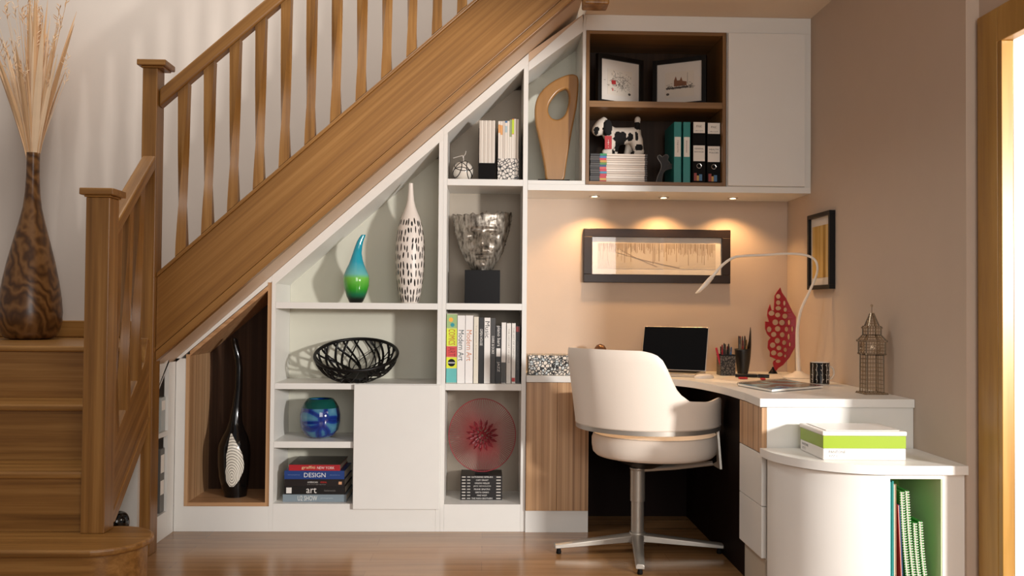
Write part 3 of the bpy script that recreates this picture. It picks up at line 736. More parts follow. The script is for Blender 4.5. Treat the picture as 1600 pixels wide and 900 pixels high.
# tall white vase with black dashes
k = 4.53/1400
wx, wy, wz = PY(640, 471, .12).x, .12, 1.1145
tv = thing('dash_vase', 'tall white bottle vase covered in short black dashes', 'vase', (wx, wy, wz))
raw = [(770,13.2),(740,15.5),(700,18),(600,21.3),(520,22.4),(440,22.6),(380,22),(300,19.2),(240,14.8),(200,10.6),(170,7.8),(130,5.4),(90,4.4),(50,3.6),(22,3.4)]
prof = [(r*k, (770-v)/4*k) for v, r in raw]
body = part('body', MB().lathe(prof + [(.006, prof[-1][1]), (.006, prof[-1][1]-.03)], (wx, wy, wz+.0005), n=40), mat('matt_white_ceramic', (226, 216, 206), rough=.4), tv, smooth=50)
m_ = MB(); rd = random.Random(5); tb = [(z, r) for r, z in prof]
for row in range(10):
    zc = .02 + row*.0425
    N = 23
    for i in range(N):
        a = 2*PI*(i + rd.uniform(-.25, .25))/N; z = zc + rd.uniform(-.009, .009); L = rd.uniform(.012, .019); w = rd.uniform(.0028, .0042); la = rd.uniform(-.06, .06)
        vs = []
        for t in (-1, -.4, .4, 1):
            zz = max(.003, z+L*t); rr = interp(tb, zz)+.0008; aa = a+la*t*.5; ww = w*(1.0 if abs(t) < .5 else .45)/rr
            vs.append([Vector((wx+rr*math.cos(aa+s*ww), wy+rr*math.sin(aa+s*ww), wz+.0005+zz)) for s in (-1, 1)])
        vv = [p for pr_ in vs for p in pr_]
        m_.faces(vv, [(0,1,3,2),(2,3,5,4),(4,5,7,6)])
part('dash_pattern', m_, black, body, kind='stuff')

# teal and green glass gourd vase
gx, gy = PY(556, 471, .12).x, .12
gv = thing('gourd_vase', 'small hooked-neck glass vase, turquoise above and green below', 'vase', (gx, gy, wz))
raw = [(768,625,9.8),(756,626,11.5),(730,626,14.5),(700,627,17),(660,627,19.8),(625,626,20.2),(600,626,19.6),(560,625,15.5),(530,626,12),(500,627,9.5),(460,630,7),(420,638,5.8),(390,646,5),(365,657,4.4),(345,668,3.4)]
gm = bpy.data.materials.new('teal_to_green_glass'); gm.use_nodes = True; nt = gm.node_tree; b = nt.nodes['Principled BSDF']
tc = nt.nodes.new('ShaderNodeTexCoord'); sx = nt.nodes.new('ShaderNodeSeparateXYZ'); nt.links.new(tc.outputs['Object'], sx.inputs[0])
dv = nt.nodes.new('ShaderNodeMath'); dv.operation = 'DIVIDE'; dv.inputs[1].default_value = .342; nt.links.new(sx.outputs[2], dv.inputs[0])
r = ramp(nt, [(0, (8, 12, 10)), (.05, (8, 20, 16)), (.12, (0, 110, 70)), (.2, (50, 160, 40)), (.36, (120, 200, 80)), (.42, (110, 190, 190)), (.6, (30, 165, 190)), (1, (0, 150, 175))])
nt.links.new(dv.outputs[0], r.inputs[0]); nt.links.new(r.outputs[0], b.inputs['Base Color']); b.inputs['Roughness'].default_value = .06; b.inputs['Transmission Weight'].default_value = .12; b.inputs['Coat Weight'].default_value = .5
part('body', MB().lathe([(r_*k, (768-v)/4*k) for v, c, r_ in raw], (gx, gy, wz+.0005), n=36, offs=[((c-625)/4*k, 0) for v, c, r_ in raw]), gm, gv, smooth=60)

# black lattice bowl
ox, oy, oz = PY(558, 590, .15).x, .145, .7195
bw_ = thing('lattice_bowl', 'wide black bowl of random openwork strips, tipped forward on the shelf', 'bowl', (ox, oy, oz))
R0, H0 = .205, .118
def bowlp(a, t):   # t 0 base .. 1 rim
    r_ = .05 + (R0-.05)*math.sin(t*PI/2)**.95; z = H0*(1-math.cos(t*PI/2))**.9
    return Vector((r_*math.cos(a), r_*math.sin(a), z))
TM = Matrix.Rotation(math.radians(20), 4, 'X')
def place(p):
    q = TM @ (p - Vector((0, 0, 0))); return q + Vector((ox, oy+.008, oz+.026))
m_ = MB(); rd = random.Random(11)
for i in range(46):
    a0 = 2*PI*i/46; da = rd.choice([-1, 1])*rd.uniform(.15, 1.25)
    m_.tube([place(bowlp(a0+da*(1-t/10)**1.3, t/10*.985+.012)) for t in range(11)], .0062, n=6, flat=.4)
m_.tube([place(bowlp(2*PI*i/20, .02)) for i in range(20)], .01, n=6, closed=True)
part('lattice', m_, satin_black, bw_, smooth=50)
part('rim', MB().tube([place(bowlp(2*PI*i/64, 1)) for i in range(64)], .0085, n=8, closed=True), satin_black, bw_, smooth=50)
part('base', MB().lathe([(.001, -.004), (.056, -.004), (.056, .004), (.001, .004)], n=28).xf(Matrix.Translation((ox, oy+.008, oz+.025)) @ TM), satin_black, bw_)

# blue glass globe vase
qx, qy, qz = PY(500, 684, .14).x, .14, .4365
bgm = bpy.data.materials.new('blue_patched_glass'); bgm.use_nodes = True; nt = bgm.node_tree; b = nt.nodes['Principled BSDF']
tc = nt.nodes.new('ShaderNodeTexCoord'); vo = nt.nodes.new('ShaderNodeTexVoronoi'); vo.inputs['Scale'].default_value = 13; vo.feature = 'DISTANCE_TO_EDGE'
mp = nt.nodes.new('ShaderNodeMapping'); mp.inputs['Scale'].default_value = (.9, .9, 1.2); mp.inputs['Rotation'].default_value = (.4, .3, .5); nt.links.new(tc.outputs['Object'], mp.inputs[0]); nt.links.new(mp.outputs[0], vo.inputs['Vector'])
r = ramp(nt, [(.0, (10, 40, 120)), (.10, (22, 60, 150)), (.16, (70, 130, 165)), (.5, (110, 165, 185))]); nt.links.new(vo.outputs['Distance'], r.inputs[0])
nt.links.new(r.outputs[0], b.inputs['Base Color']); b.inputs['Roughness'].default_value = .07; b.inputs['Coat Weight'].default_value = .6; b.inputs['Transmission Weight'].default_value = .25
bg = thing('globe_vase', 'squat round blue glass vase with pale patches and dark green rim', 'vase', (qx, qy, qz))
gp = [(.045, 0), (.070, .012), (.091, .04), (.1, .08), (.1, .115), (.092, .15), (.078, .175), (.062, .192)]
part('body', MB().lathe(gp + [(.058, .191), (.07, .165), (.08, .13), (.02, .03)], (qx, qy, qz+.0005), n=40, cap=(True, True)), bgm, bg, smooth=60)
part('rim_band', MB().lathe([(.0925, .15), (.0795, .174), (.064, .193), (.059, .194), (.057, .190)], (qx, qy, qz+.001), n=40, cap=(False, False)), mat('dark_green_glass', (8, 72, 66), rough=.08), bg, smooth=60)

# ---- books
def book(name, label, x0, x1, y0, y1, z0, z1, cover, spine_at='front', group=None, pages=pagem, texts=(), cat='book'):
    """closed book; spine on -Y. upright: thickness along x; flat: thickness along z"""
    t = thing(name, label, cat, ((x0+x1)/2, (y0+y1)/2, z0), group=group)
    c = .0022; flat = (z1-z0) < (x1-x0)
    m_ = MB()
    if flat:
        m_.box(x0, x1, y0, y1, z0, z0+c); m_.box(x0, x1, y0, y1, z1-c, z1); m_.box(x0, x1, y0, y0+c, z0+c, z1-c)
        part('cover', m_, cover, t); part('page_block', MB().box(x0+.004, x1-.004, y0+c, y1-.004, z0+c, z1-c), pages, t)
    else:
        m_.box(x0, x0+c, y0, y1, z0, z1); m_.box(x1-c, x1, y0, y1, z0, z1); m_.box(x0+c, x1-c, y0, y0+c, z0, z1)
        part('cover', m_, cover, t); part('page_block', MB().box(x0+c, x1-c, y0+c, y1-.004, z0+.004, z1-.004), pages, t)
    return t
def cm(rgb, rough=.4): return mat('print_%d_%d_%d' % tuple(rgb), rgb, rough=rough)
bkY = .03
Wh, Bk = cm((228, 224, 218)), cm((20, 19, 19))
G = 'upright art books beside the desk'
def gx_(px): return PY(px, 545, bkY).x
specs = [ # x0,x1,ytop,cover,label
 (697.5,714,490,(196,190,170),'thick multicoloured comics book with yellow and red spine, leftmost upright book'),
 (714.5,726.5,493,(232,228,224),'thick white book with dark lettering Modern Art'),
 (727,739,493,(232,228,224),'thick white book with orange lettering Modern Art'),
 (740,747.5,495,(222,214,196),'thin cream book with faint lettering, right of the two Modern Art books'),
 (748,755.5,496,(26,25,25),'black book with white capitals, left of the book titled Music'),
 (756.5,766,496.5,(232,228,222),'white book titled Music in black'),
 (766.5,774,497,(60,58,56),'dark grey book with small white lettering, right of the book titled Music'),
 (774.5,783,509,(24,24,26),'black book with white lettering reading piano'),
 (783.5,790.5,504,(230,226,220),'book with white upper spine and dark grey foot'),
 (791.5,798.5,505,(228,224,216),'plain white slim book with faint grey lettering'),
 (799.5,805.5,505,(226,222,214),'slim white book with a red mark at the foot of the spine'),
 (806,812,509,(22,20,20),'black book with a red square near the top, last against the partition')]
bks = []
for x0, x1, yt, c, lab in specs:
    z1 = PY((x0+x1)/2, yt, bkY).z
    bks.append((book('book', lab, gx_(x0)+.0004, gx_(x1)-.0002, bkY, bkY+.19, .7215, z1, cm(c), group=G), (gx_(x0)+gx_(x1))/2, z1))
def zz(py): return PY(755, py, bkY).z
yf = bkY-.0006
B0 = bks[0]
def label_patch(t, name, cx, w, za, zb, m_, y=None, lab=None):
    y = bkY if y is None else y
    return part(name, MB().box(cx-w/2, cx+w/2, y-.0005, y-.0001, min(za, zb), max(za, zb)), m_, t, label=lab)
hw0 = gx_(714)-gx_(697.5)-.001
label_patch(B0[0], 'spine_picture', B0[1], hw0, zz(491.5), zz(513), cm((150, 178, 120))); label_patch(B0[0], 'spine_panel', B0[1], hw0, zz(513.5), zz(541), cm((206, 220, 60)))
label_patch(B0[0], 'spine_panel', B0[1], hw0, zz(541.5), zz(558), cm((204, 74, 70))); label_patch(B0[0], 'spine_panel', B0[1], hw0, zz(558.5), zz(575.5), cm((214, 222, 50))); label_patch(B0[0], 'spine_panel', B0[1], hw0, zz(576), zz(598), cm((96, 180, 176)))
part('record', MB().tube([(B0[1], bkY-.0006, zz(567)), (B0[1], bkY-.0010, zz(567))], .0185, n=28), satin_black, B0[0])
part('record_stripe', MB().box(B0[1]-.018, B0[1]+.018, bkY-.0016, bkY-.0012, zz(567)-.004, zz(567)+.003), cm((170, 170, 170)), B0[0])
text('COMICS', 'title', (B0[1], bkY-.0008, zz(527)), DOWN, cm((176, 70, 40)), B0[0], height=.032, width=.078)
text('ART', 'title', (B0[1], bkY-.0008, zz(550)), DOWN, cm((150, 30, 40)), B0[0], height=.034, width=.044)
part('picture_detail', MB().tube([(B0[1]-.005, bkY-.0006, zz(500)), (B0[1]-.005, bkY-.0011, zz(500))], .011, n=14), cm((240, 170, 60)), B0[0])
part('picture_detail', MB().tube([(B0[1]+.003, bkY-.0006, zz(508)), (B0[1]+.003, bkY-.0011, zz(508))], .010, n=14), cm((30, 140, 150)), B0[0])
text('Modern Art', 'title', (bks[1][1], yf, zz(540)), DOWN, cm((50, 70, 72)), bks[1][0], height=.026, width=.152)
text('Modern Art', 'title', (bks[2][1], yf, zz(540)), DOWN, cm((196, 120, 70)), bks[2][0], height=.026, width=.152)
text('Twentieth Century', 'title', (bks[3][1], yf, zz(535)), DOWN, cm((170, 160, 146)), bks[3][0], height=.008, width=.17)
text('OPEN HOUSE', 'title', (bks[4][1], yf, zz(527)), DOWN, Wh, bks[4][0], height=.013, width=.082)
text('Music', 'title', (bks[5][1], yf, zz(515)), DOWN, cm((50, 50, 52)), bks[5][0], height=.022, width=.082, squash=None)
text('DARK & DUKE', 'title', (bks[6][1], yf, zz(539)), DOWN, Wh, bks[6][0], height=.011, width=.088)
text('piano bars', 'title', (bks[7][1], yf, zz(525)), DOWN, Wh, bks[7][0], height=.020, width=.100)
label_patch(bks[7][0], 'spine_panel', bks[7][1], .02, zz(544), zz(557), Wh)
text('JAZZ', 'title', (bks[7][1], yf, zz(573)), DOWN, Wh, bks[7][0], height=.014, width=.05)
label_patch(bks[8][0], 'spine_foot', bks[8][1], .0205, zz(566), zz(598), cm((70, 70, 68)))
text('THE HISTORY OF STYLE', 'title', (bks[9][1], yf, zz(540)), DOWN, cm((150, 146, 138)), bks[9][0], height=.008, width=.17)
text('THE ART OF CINEMA', 'title', (bks[10][1], yf, zz(535)), DOWN, cm((150, 146, 138)), bks[10][0], height=.008, width=.15)
label_patch(bks[10][0], 'spine_mark', bks[10][1], .016, zz(590), zz(596), cm((190, 40, 40)))
label_patch(bks[11][0], 'spine_mark', bks[11][1], .016, zz(510), zz(518), cm((150, 40, 34)))
text('AMERICAN DESIGN', 'title', (bks[11][1], yf, zz(555)), DOWN, cm((90, 86, 80)), bks[11][0], height=.008, width=.14)

# flat stack beside the blue vase
G = 'flat stack of art books below the blue vase'; sy = .04
def xs(px): return PY(px, 760, sy).x
def zs(py): return PY(490, py, sy).z
zc = .1345; st = []
for (xa, xb_, h, c, lab, dep) in [
  (442, 541.5, .036, (128,142,150), 'grey-blue book lettered U2 SHOW, bottom of the flat stack', .25),
  (444, 539, .039, (22,20,20), 'thick black book lettered art, second from the bottom of the flat stack', .245),
  (444.5, 538.5, .035, (30,24,24), 'black book with small red and white lettering, under the blue book', .25),
  (444, 538, .041, (32,62,124), 'blue book lettered DESIGN in white', .235),
  (451, 531, .029, (168,34,42), 'red book lettered graffiti NEW YORK, top of the flat stack', .25)]:
    t = book('book', lab, xs(xa), xs(xb_), sy, sy+dep, zc+.0002, zc+h, cm(c), group=G); st.append((t, (xs(xa)+xs(xb_))/2, zc+h/2)); zc += h+.0003
part('front_cover', MB().box(xs(451), xs(531), sy+.001, sy+.25, zc+.0001, zc+.0012), mat('photo_cover', (66, 62, 58), rough=.3, noise=.8, nscale=30), st[4][0])
for (t, x, z), items in zip(st, [
  [('U2 SHOW', -.035, 0, .024, .095, (226,226,222)), ('photographs', .06, 0, .006, .06, (190,200,204))],
  [('art', -.015, 0, .026, .05, (226,222,216)), ('fundamentals', .075, 0, .009, .055, (120,116,112))],
  [('AMERICAN', -.01, .003, .008, .05, (220,216,210)), ('IDEAL', .045, .003, .008, .032, (200,40,34)), ('photography', .01, -.008, .004, .09, (160,156,150))],
  [('DESIGN', .002, 0, .022, .105, (228,228,226)), ('contemporary', -.1, 0, .005, .06, (130,150,190)), ('directory', .1, 0, .005, .05, (130,150,190))],
  [('graffiti', -.03, 0, .018, .066, (230,205,160)), ('NEW YORK', .055, .0, .013, .085, (240,220,214))]]):
    for s, dx, dz, h, w, c in items:
        text(s, 'title', (x+dx, sy-.0006, z+dz), FRONT, cm(c), t, height=h, width=w)
label_patch(st[1][0], 'publisher_badge', st[1][1]-.125, .026, st[1][2]-.014, st[1][2]+.014, Wh, y=sy)
label_patch(st[2][0], 'publisher_badge', st[2][1]+.125, .016, st[2][2]-.008, st[2][2]+.006, cm((214, 160, 120)), y=sy)

# stack of slim black books under the wire disc
G = 'matching slim black film books'; fy = .10
names = ['THE MARX BROTHERS', 'MAE WEST', 'GRETA GARBO', 'FRANK SINATRA', 'JACK NICHOLSON', 'ORSON WELLES', 'CARY GRANT', 'KATHARINE HEPBURN']
xa, xb_ = PY(719.5, 765, fy).x, PY(784.5, 765, fy).x
z0_ = .1325; h = (PY(750, 743, fy).z - z0_)/8
where = ['bottom of the stack', 'second from the bottom', 'third from the bottom', 'fourth from the bottom', 'fourth from the top', 'third from the top', 'second from the top', 'top of the stack under the red disc']
for i, nm in enumerate(names):
    t = book('book', 'slim black film book, %s in the tall column' % where[i], xa, xb_, fy, fy+.16, z0_+i*h+.0002, z0_+(i+1)*h, cm((20, 17, 17)), group=G)
    zc_ = z0_+(i+.5)*h; cxx = (xa+xb_)/2
    text(nm, 'title', (cxx+.004, fy-.0006, zc_), FRONT, Wh, t, height=.0075, width=min(.11, .0062*len(nm)))
    label_patch(t, 'spine_mark', xa+.016, .018, zc_-.0028, zc_+.0028, cm((190, 184, 176)), y=fy); label_patch(t, 'spine_mark', xa+.041, .016, zc_-.0028, zc_+.0028, cm((170, 166, 160)), y=fy)
    label_patch(t, 'spine_mark', xb_-.018, .022, zc_-.0028, zc_+.0028, cm((190, 184, 176)), y=fy)
ztopb = z0_+8*h
# red wire disc on them
wr = mat('dark_red_wire', (146, 34, 44), rough=.5)
dyc = .15; c0 = PY(753.5, 682, dyc); RX = (806-702)/2*(4.41+dyc)/1400; RZ = (738-625)/2*(4.41+dyc)/1400
ds = thing('wire_disc', 'round openwork disc of dark red wire spokes with a flower centre', 'sculpture', (c0.x, dyc, ztopb))
cz_ = ztopb + .0105 + RZ
part('rim', MB().tube([(c0.x+RX*math.cos(2*PI*i/72), dyc, cz_+RZ*math.sin(2*PI*i/72)) for i in range(72)], .0022, n=6, closed=True), wr, ds)
m_ = MB()
for i in range(110):
    a = 2*PI*i/110; ri = .025 + .03*abs(math.sin(a*6.5))
    m_.tube([(c0.x+ri*math.cos(a), dyc-.006, cz_+ri*1.08*math.sin(a)), (c0.x+RX*.99*math.cos(a), dyc, cz_+RZ*.99*math.sin(a))], .0017, n=4)
part('spokes', m_, wr, ds, kind='stuff')
m_ = MB()
for ring, (nn, r1, r2) in enumerate([(15, .042, .082), (13, .024, .054), (9, .006, .030)]):
    for i in range(nn):
        a = 2*PI*(i+.5*ring)/nn; m_.tube([(c0.x+r1*math.cos(a), dyc-.008-.002*ring, cz_+r1*math.sin(a)), (c0.x+(r1+r2)/2*math.cos(a), dyc-.010-.002*ring, cz_+(r1+r2)/2*math.sin(a)), (c0.x+r2*math.cos(a), dyc-.006, cz_+r2*math.sin(a))], [.003, .0095, .0016], n=6, flat=.5)
part('flower_centre', m_, mat('deep_red_wire', (110, 18, 28), rough=.5), ds)
part('foot', MB().box(c0.x-.035, c0.x+.035, dyc-.02, dyc+.02, ztopb+.0003, ztopb+.010), satin_black, ds, bevel=.001)

# metal face mask on black block
my = .12; kx = (4.41+my-.03)/1400
mc = PY(754, 420, my)
blk = thing('face_sculpture', 'rough silver metal face mask mounted on a black block', 'sculpture', (mc.x, my, 1.1165))
hb = .088
ztb = 1.1165+.166
part('block', MB().box(mc.x-hb, mc.x+hb, my-.07, my+.07, 1.1167, ztb), mat('black_stone_block', (9, 6, 6), rough=.35, spec=.15), blk, bevel=.001)
cast = bpy.data.materials.new('rough_cast_silver'); cast.use_nodes = True; nt = cast.node_tree; b = nt.nodes['Principled BSDF']
tc = nt.nodes.new('ShaderNodeTexCoord'); n = nt.nodes.new('ShaderNodeTexNoise'); n.inputs['Scale'].default_value = 45; n.inputs['Detail'].default_value = 6
mpx = nt.nodes.new('ShaderNodeMapping'); mpx.inputs['Scale'].default_value = (1.6, 1, .6); nt.links.new(tc.outputs['Object'], mpx.inputs[0]); nt.links.new(mpx.outputs[0], n.inputs['Vector'])
r = ramp(nt, [(.33, (84, 76, 68)), (.5, (160, 152, 140)), (.7, (196, 188, 176))]); nt.links.new(n.outputs['Fac'], r.inputs[0]); nt.links.new(r.outputs[0], b.inputs['Base Color'])
b.inputs['Metallic'].default_value = .7; b.inputs['Roughness'].default_value = .4
bp = nt.nodes.new('ShaderNodeBump'); bp.inputs['Strength'].default_value = .6; bp.inputs['Distance'].default_value = .003; nt.links.new(n.outputs['Fac'], bp.inputs['Height']); nt.links.new(bp.outputs[0], b.inputs['Normal'])
MWd, MHt = .148, .288
def gauss(x, y, cx_, cy_, sx_, sy_): return math.exp(-((x-cx_)/sx_)**2-((y-cy_)/sy_)**2)
def half_w(v): return interp([(0, .034), (.06, .052), (.2, .080), (.4, .108), (.6, .126), (.8, .140), (1, .150)], v)
def face(u, v):
    x = u*half_w(v); y = v
    ua = u*half_w(v)/.11
    d = .075*(1-min(1, abs(u))**2.2)
    d += .044*gauss(ua, y, 0, .47, .17, .07) + .030*gauss(ua, y, 0, .58, .10, .10)      # nose tip, bridge
    d += .010*gauss(ua, y, .18, .45, .10, .04) + .010*gauss(ua, y, -.18, .45, .10, .04)
    d -= .034*gauss(ua, y, .42, .62, .22, .065) + .034*gauss(ua, y, -.42, .62, .22, .065) # eye sockets
    d += .009*gauss(ua, y, .42, .615, .15, .03) + .009*gauss(ua, y, -.42, .615, .15, .03) # lids
    d += .014*gauss(ua, y, .42, .72, .34, .03) + .014*gauss(ua, y, -.42, .72, .34, .03)   # brow
    d += .012*gauss(ua, y, .55, .42, .2, .09) + .012*gauss(ua, y, -.55, .42, .2, .09)    # cheeks
    d += .022*gauss(ua, y, 0, .315, .25, .022) + .022*gauss(ua, y, 0, .262, .21, .022) - .018*gauss(ua, y, 0, .288, .26, .008) # lips
    d -= .010*gauss(ua, y, 0, .215, .3, .02); d += .016*gauss(ua, y, 0, .12, .25, .06)
    return x, d
m_ = MB(); rd = random.Random(2); NU, NV = 44, 60; g = []
topj = [rd.uniform(-.012, .006) + (.012 if i > 20 else 0) for i in range(NU+1)]
for j in range(NV+1):
    v = j/NV; row = []
    for i in range(NU+1):
        u = -1+2*i/NU; x, d = face(u, v)
        z = ztb - .004 + v*MHt + (topj[i] if j == NV else 0)*1
        e = rd.uniform(-.0012, .0012)
        if v > .75: d -= .03*(v-.75)/.25*.2
        xx = x + (rd.uniform(-.005, .003)*(1 if u > 0 else -1) if abs(u) == 1 else 0)
        row.append(m_.bm.verts.new((mc.x - .004 + xx, my + .045 - d + e, z)))
    g.append(row)
for A, B in zip(g, g[1:]):
    for i in range(NU): m_.bm.faces.new((A[i], A[i+1], B[i+1], B[i]))
o = part('face', m_, cast, blk, smooth=70); sm = o.modifiers.new('th', 'SOLIDIFY'); sm.thickness = .006; sm.offset = 1

# white ball vase with black lines
py_, k = .10, (4.41+.10)/1400
c = PY(723.5, 264, py_); rB = .0525
bvz = 1.7295
wb = thing('ball_ornament', 'small round white vase with looping black lines and a pale twig on top', 'ornament', (c.x, py_, bvz))
cc = Vector((c.x, py_, bvz+rB*.98))
body = part('body', MB().lathe([(max(.001, rB*math.sin(PI*t/20)), rB*-math.cos(PI*t/20)) for t in range(1, 20)], cc, n=32), mat('gloss_white_ceramic', (224, 216, 204), rough=.15), wb, smooth=60)
m_ = MB()
for ax, off in (((1, .3, .9), .3), ((-.8, .5, .8), .35), ((.2, .9, 1), -.45), ((1, -.2, .1), .55), ((-.9, -.5, .25), .6), ((.1, -.6, .9), .5)):
    a = Vector(ax).normalized(); u = a.orthogonal().normalized(); w = a.cross(u); rr = math.sqrt(1-off*off)*rB*1.004
    m_.tube([cc + a*(off*rB*1.004) + u*(rr*math.cos(2*PI*i/40)) + w*(rr*math.sin(2*PI*i/40)) for i in range(40)], .0022, n=5, closed=True)
part('black_lines', m_, black, body)
tp = cc + Vector((0, 0, rB))
part('twig', MB().tube(crom([tp+Vector((.003, 0, -.003)), tp+Vector((.002, 0, .012)), tp+Vector((-.002, 0, .026)), tp+Vector((-.018, 0, .024)), tp+Vector((-.05, 0, .014))]), [.003]*8+[.0045]*9+[.004]*8, n=6, flat=.5).tube(crom([tp+Vector((.001, 0, .022)), tp+Vector((.010, 0, .034)), tp+Vector((.014, 0, .050))]), .0018, n=5), mat('pale_twig', (190, 182, 172)), wb, smooth=50)

# magazine files
def mag_file(label, px0, px1, pyf, front, mags, grp, lab_fn):
    Yf = .05; x0, x1 = PY(px0, 265, Yf).x, PY(px1, 265, Yf).x; z0 = 1.7293; zf = PY(px0, pyf, Yf).z
    t = thing('magazine_file', label, 'magazine file', ((x0+x1)/2, Yf+.12, z0), group='magazine files on the top shelf')
    w = .0025
    sd = [(Yf, z0+.0002), (Yf+.235, z0+.0002), (Yf+.235, z0+.28), (Yf+.09, z0+.28), (Yf, zf)]
    part('side', MB().prism(sd, 'x', x0, x0+w), matt_black, t); part('side', MB().prism(sd, 'x', x1-w, x1), matt_black, t)
    part('back', MB().box(x0+w, x1-w, Yf+.2325, Yf+.235, z0+.0002, z0+.28), matt_black, t)
    part('base', MB().box(x0+w, x1-w, Yf+.0026, Yf+.2325, z0+.0002, z0+.003), matt_black, t)
    part('front', MB().box(x0+w, x1-w, Yf, Yf+.0025, z0+.0002, zf), front, t)
    n = len(mags); tw = (x1-x0-2*w-.001)/n
    for i, (ytop, cols) in enumerate(mags):
        xa = x0+w+.0005+i*tw; z1 = PY(760, ytop, Yf).z
        mg = thing('magazine', lab_fn(i), 'magazine', (xa+tw/2, Yf+.01, z0+.0032), group=grp)
        part('cover', MB().box(xa+.0002, xa+tw-.0003, Yf+.006, Yf+.225, z0+.0033, z1), cols[0], mg, bevel=.0008)
        for (a_, b_, mm) in cols[1:]:
            part('spine_print', MB().box(xa+.0004, xa+tw-.0005, Yf+.0052, Yf+.0058, PY(760, a_, Yf).z, PY(760, b_, Yf).z), mm, mg)
magw = cm((226, 218, 206)); magw2 = cm((204, 194, 182))
mag_file('plain black magazine file packed with white-spined magazines', 747.5, 774, 254.5, matt_black,
  [(188-.3*(i % 2), [magw if i % 2 else magw2]) for i in range(8)], 'white-spined magazines in the plain black file', lambda i: 'white-spined magazine in the plain black magazine file')
og, bl_, gn, lm = cm((222, 160, 96)), cm((60, 110, 160)), cm((150, 160, 120)), cm((190, 214, 50))
L2 = [ (188.5, [magw, (194, 207, og)]), (188.5, [magw, (195, 210, og)]), (188, [magw2]), (188, [magw, (188.2, 191, bl_), (196, 206, cm((170, 190, 196)))]), (188, [magw]), (186, [gn, (213, 247, magw)]), (184.5, [cm((206, 110, 60)), (186, 208, lm), (209, 247, magw)]), (184.5, [magw]), (185, [magw]) ]
labs = ['magazine with orange band, first from the left in the patterned file', 'magazine with orange band, second from the left in the patterned file', 'grey-white magazine, third from the left in the patterned file', 'magazine with a blue tip to its spine', 'plain white magazine left of the grey-green one', 'magazine with grey-green upper spine', 'taller magazine with lime and orange spine', 'white magazine right of the lime and orange one', 'white magazine against the right side of the patterned file']
mag_file('black magazine file with a white and black web-pattern front', 777, 811, 247.5, cells('web_front', (14, 12, 12), (222, 214, 204), 62, .09), L2, 'assorted magazines in the patterned file', lambda i: labs[i])

# wooden sculpture with oval hole
sy_ = .12; k = (4.41+sy_)/1400/3
o3 = PY(810+165/3, 20+770/3, sy_)
def cv(p): return ((p[0]-165)*k, (770-p[1])*k*1.0)
outl = [(140,770),(200,770),(216,690),(240,540),(262,420),(270,330),(268,288),(252,277),(225,281),(180,300),(130,335),(95,380),(82,430),(85,500),(100,570),(115,640),(128,710)]
hole = [(220,332),(235,348),(241,390),(230,445),(210,478),(180,492),(150,485),(131,460),(128,430),(140,395),(170,355),(198,336)]
ws = thing('pierced_sculpture', 'tapering carved wooden form pierced by a large oval hole on a thin black base', 'sculpture', (o3.x, sy_, 1.7275))
part('base', MB().box(o3.x-.082, o3.x+.078, sy_-.05, sy_+.05, 1.7277, 1.7425), matt_black, ws, bevel=.001)
me = shape2d([cv(p) for p in smooth_loop(outl, 4)], [[cv(p) for p in smooth_loop(hole, 4)]], depth=.030, bev=.009)
me.transform(Matrix.Translation((0, 0, .0155)))
part('carved_form', me, sculptwood, ws, smooth=50)

# framed prints in the oak box
def framed(label, px0, px1, Y0, Y1, ztop, prints, tilt=0):
    a = PY(px0, 120, Y0); b2 = PY(px1, 120, Y1); zb = 2.1263
    ctr = Vector(((a.x+b2.x)/2, (a.y+b2.y)/2, zb)); ang = math.atan2(b2.y-a.y, b2.x-a.x); w = math.hypot(b2.x-a.x, b2.y-a.y); h = ztop-zb
    t = thing('framed_print', label, 'picture', (ctr.x, ctr.y, zb), group='framed prints in the oak box'); t.rotation_euler = (0, 0, ang)
    f = .022; W2 = w/2+f
    m_ = MB(); m_.box(-W2, -W2+f, -.012, .014, 0, h+f); m_.box(W2-f, W2, -.012, .014, 0, h+f); m_.box(-W2+f, W2-f, -.012, .014, 0, f*.8); m_.box(-W2+f, W2-f, -.012, .014, h, h+f)
    part('frame', m_, satin_black, t, world=False, bevel=.001)
    part('mount', MB().box(-W2+f, W2-f, .0, .004, f*.8, h), mountm, t, world=False)
    part('print', MB().box(-w*.32, w*.32, -.0008, -.0001, h*.22, h*.80), mat('print_paper', (206, 196, 182), rough=.8), t, world=False)
    prints(t, w, h); return t
ink = cm((70, 62, 56), .8); ink2 = cm((120, 108, 96), .8); brick_ = cm((120, 80, 56), .8)
def pr_left(t, w, h):
    rd = random.Random(8); m_ = MB()
    for i in range(150):
        x, z = rd.gauss(0, w*.13), h*.5 + rd.gauss(0, h*.09); L = rd.uniform(.003, .014); a = rd.uniform(0, PI)
        m_.tube([(x, -.0012, z), (x+L*math.cos(a), -.0012, z+L*math.sin(a))], .0009, n=3)
    m_.tube([(0, -.0012, h*.62), (0, -.0012, h*.76)], .0006, n=3)
    for s in (-1, 1): m_.tube([(s*w*.28, -.0012, h*.52), (s*w*.12, -.0012, h*.62), (0, -.0012, h*.64)], .0009, n=3)
    part('ink_drawing', m_, ink, t, world=False, kind='stuff')
    part('red_detail', MB().box(-w*.22, -w*.11, -.0018, -.0009, h*.46, h*.55), red, t, world=False)
    part('red_detail', MB().box(-w*.2, -w*.18, -.0018, -.0009, h*.31, h*.37), red, t, world=False)
    part('dark_detail', MB().sphere((w*.25, -.001, h*.28), .009, n=10, sc=(1, .1, .7)), ink, t, world=False)
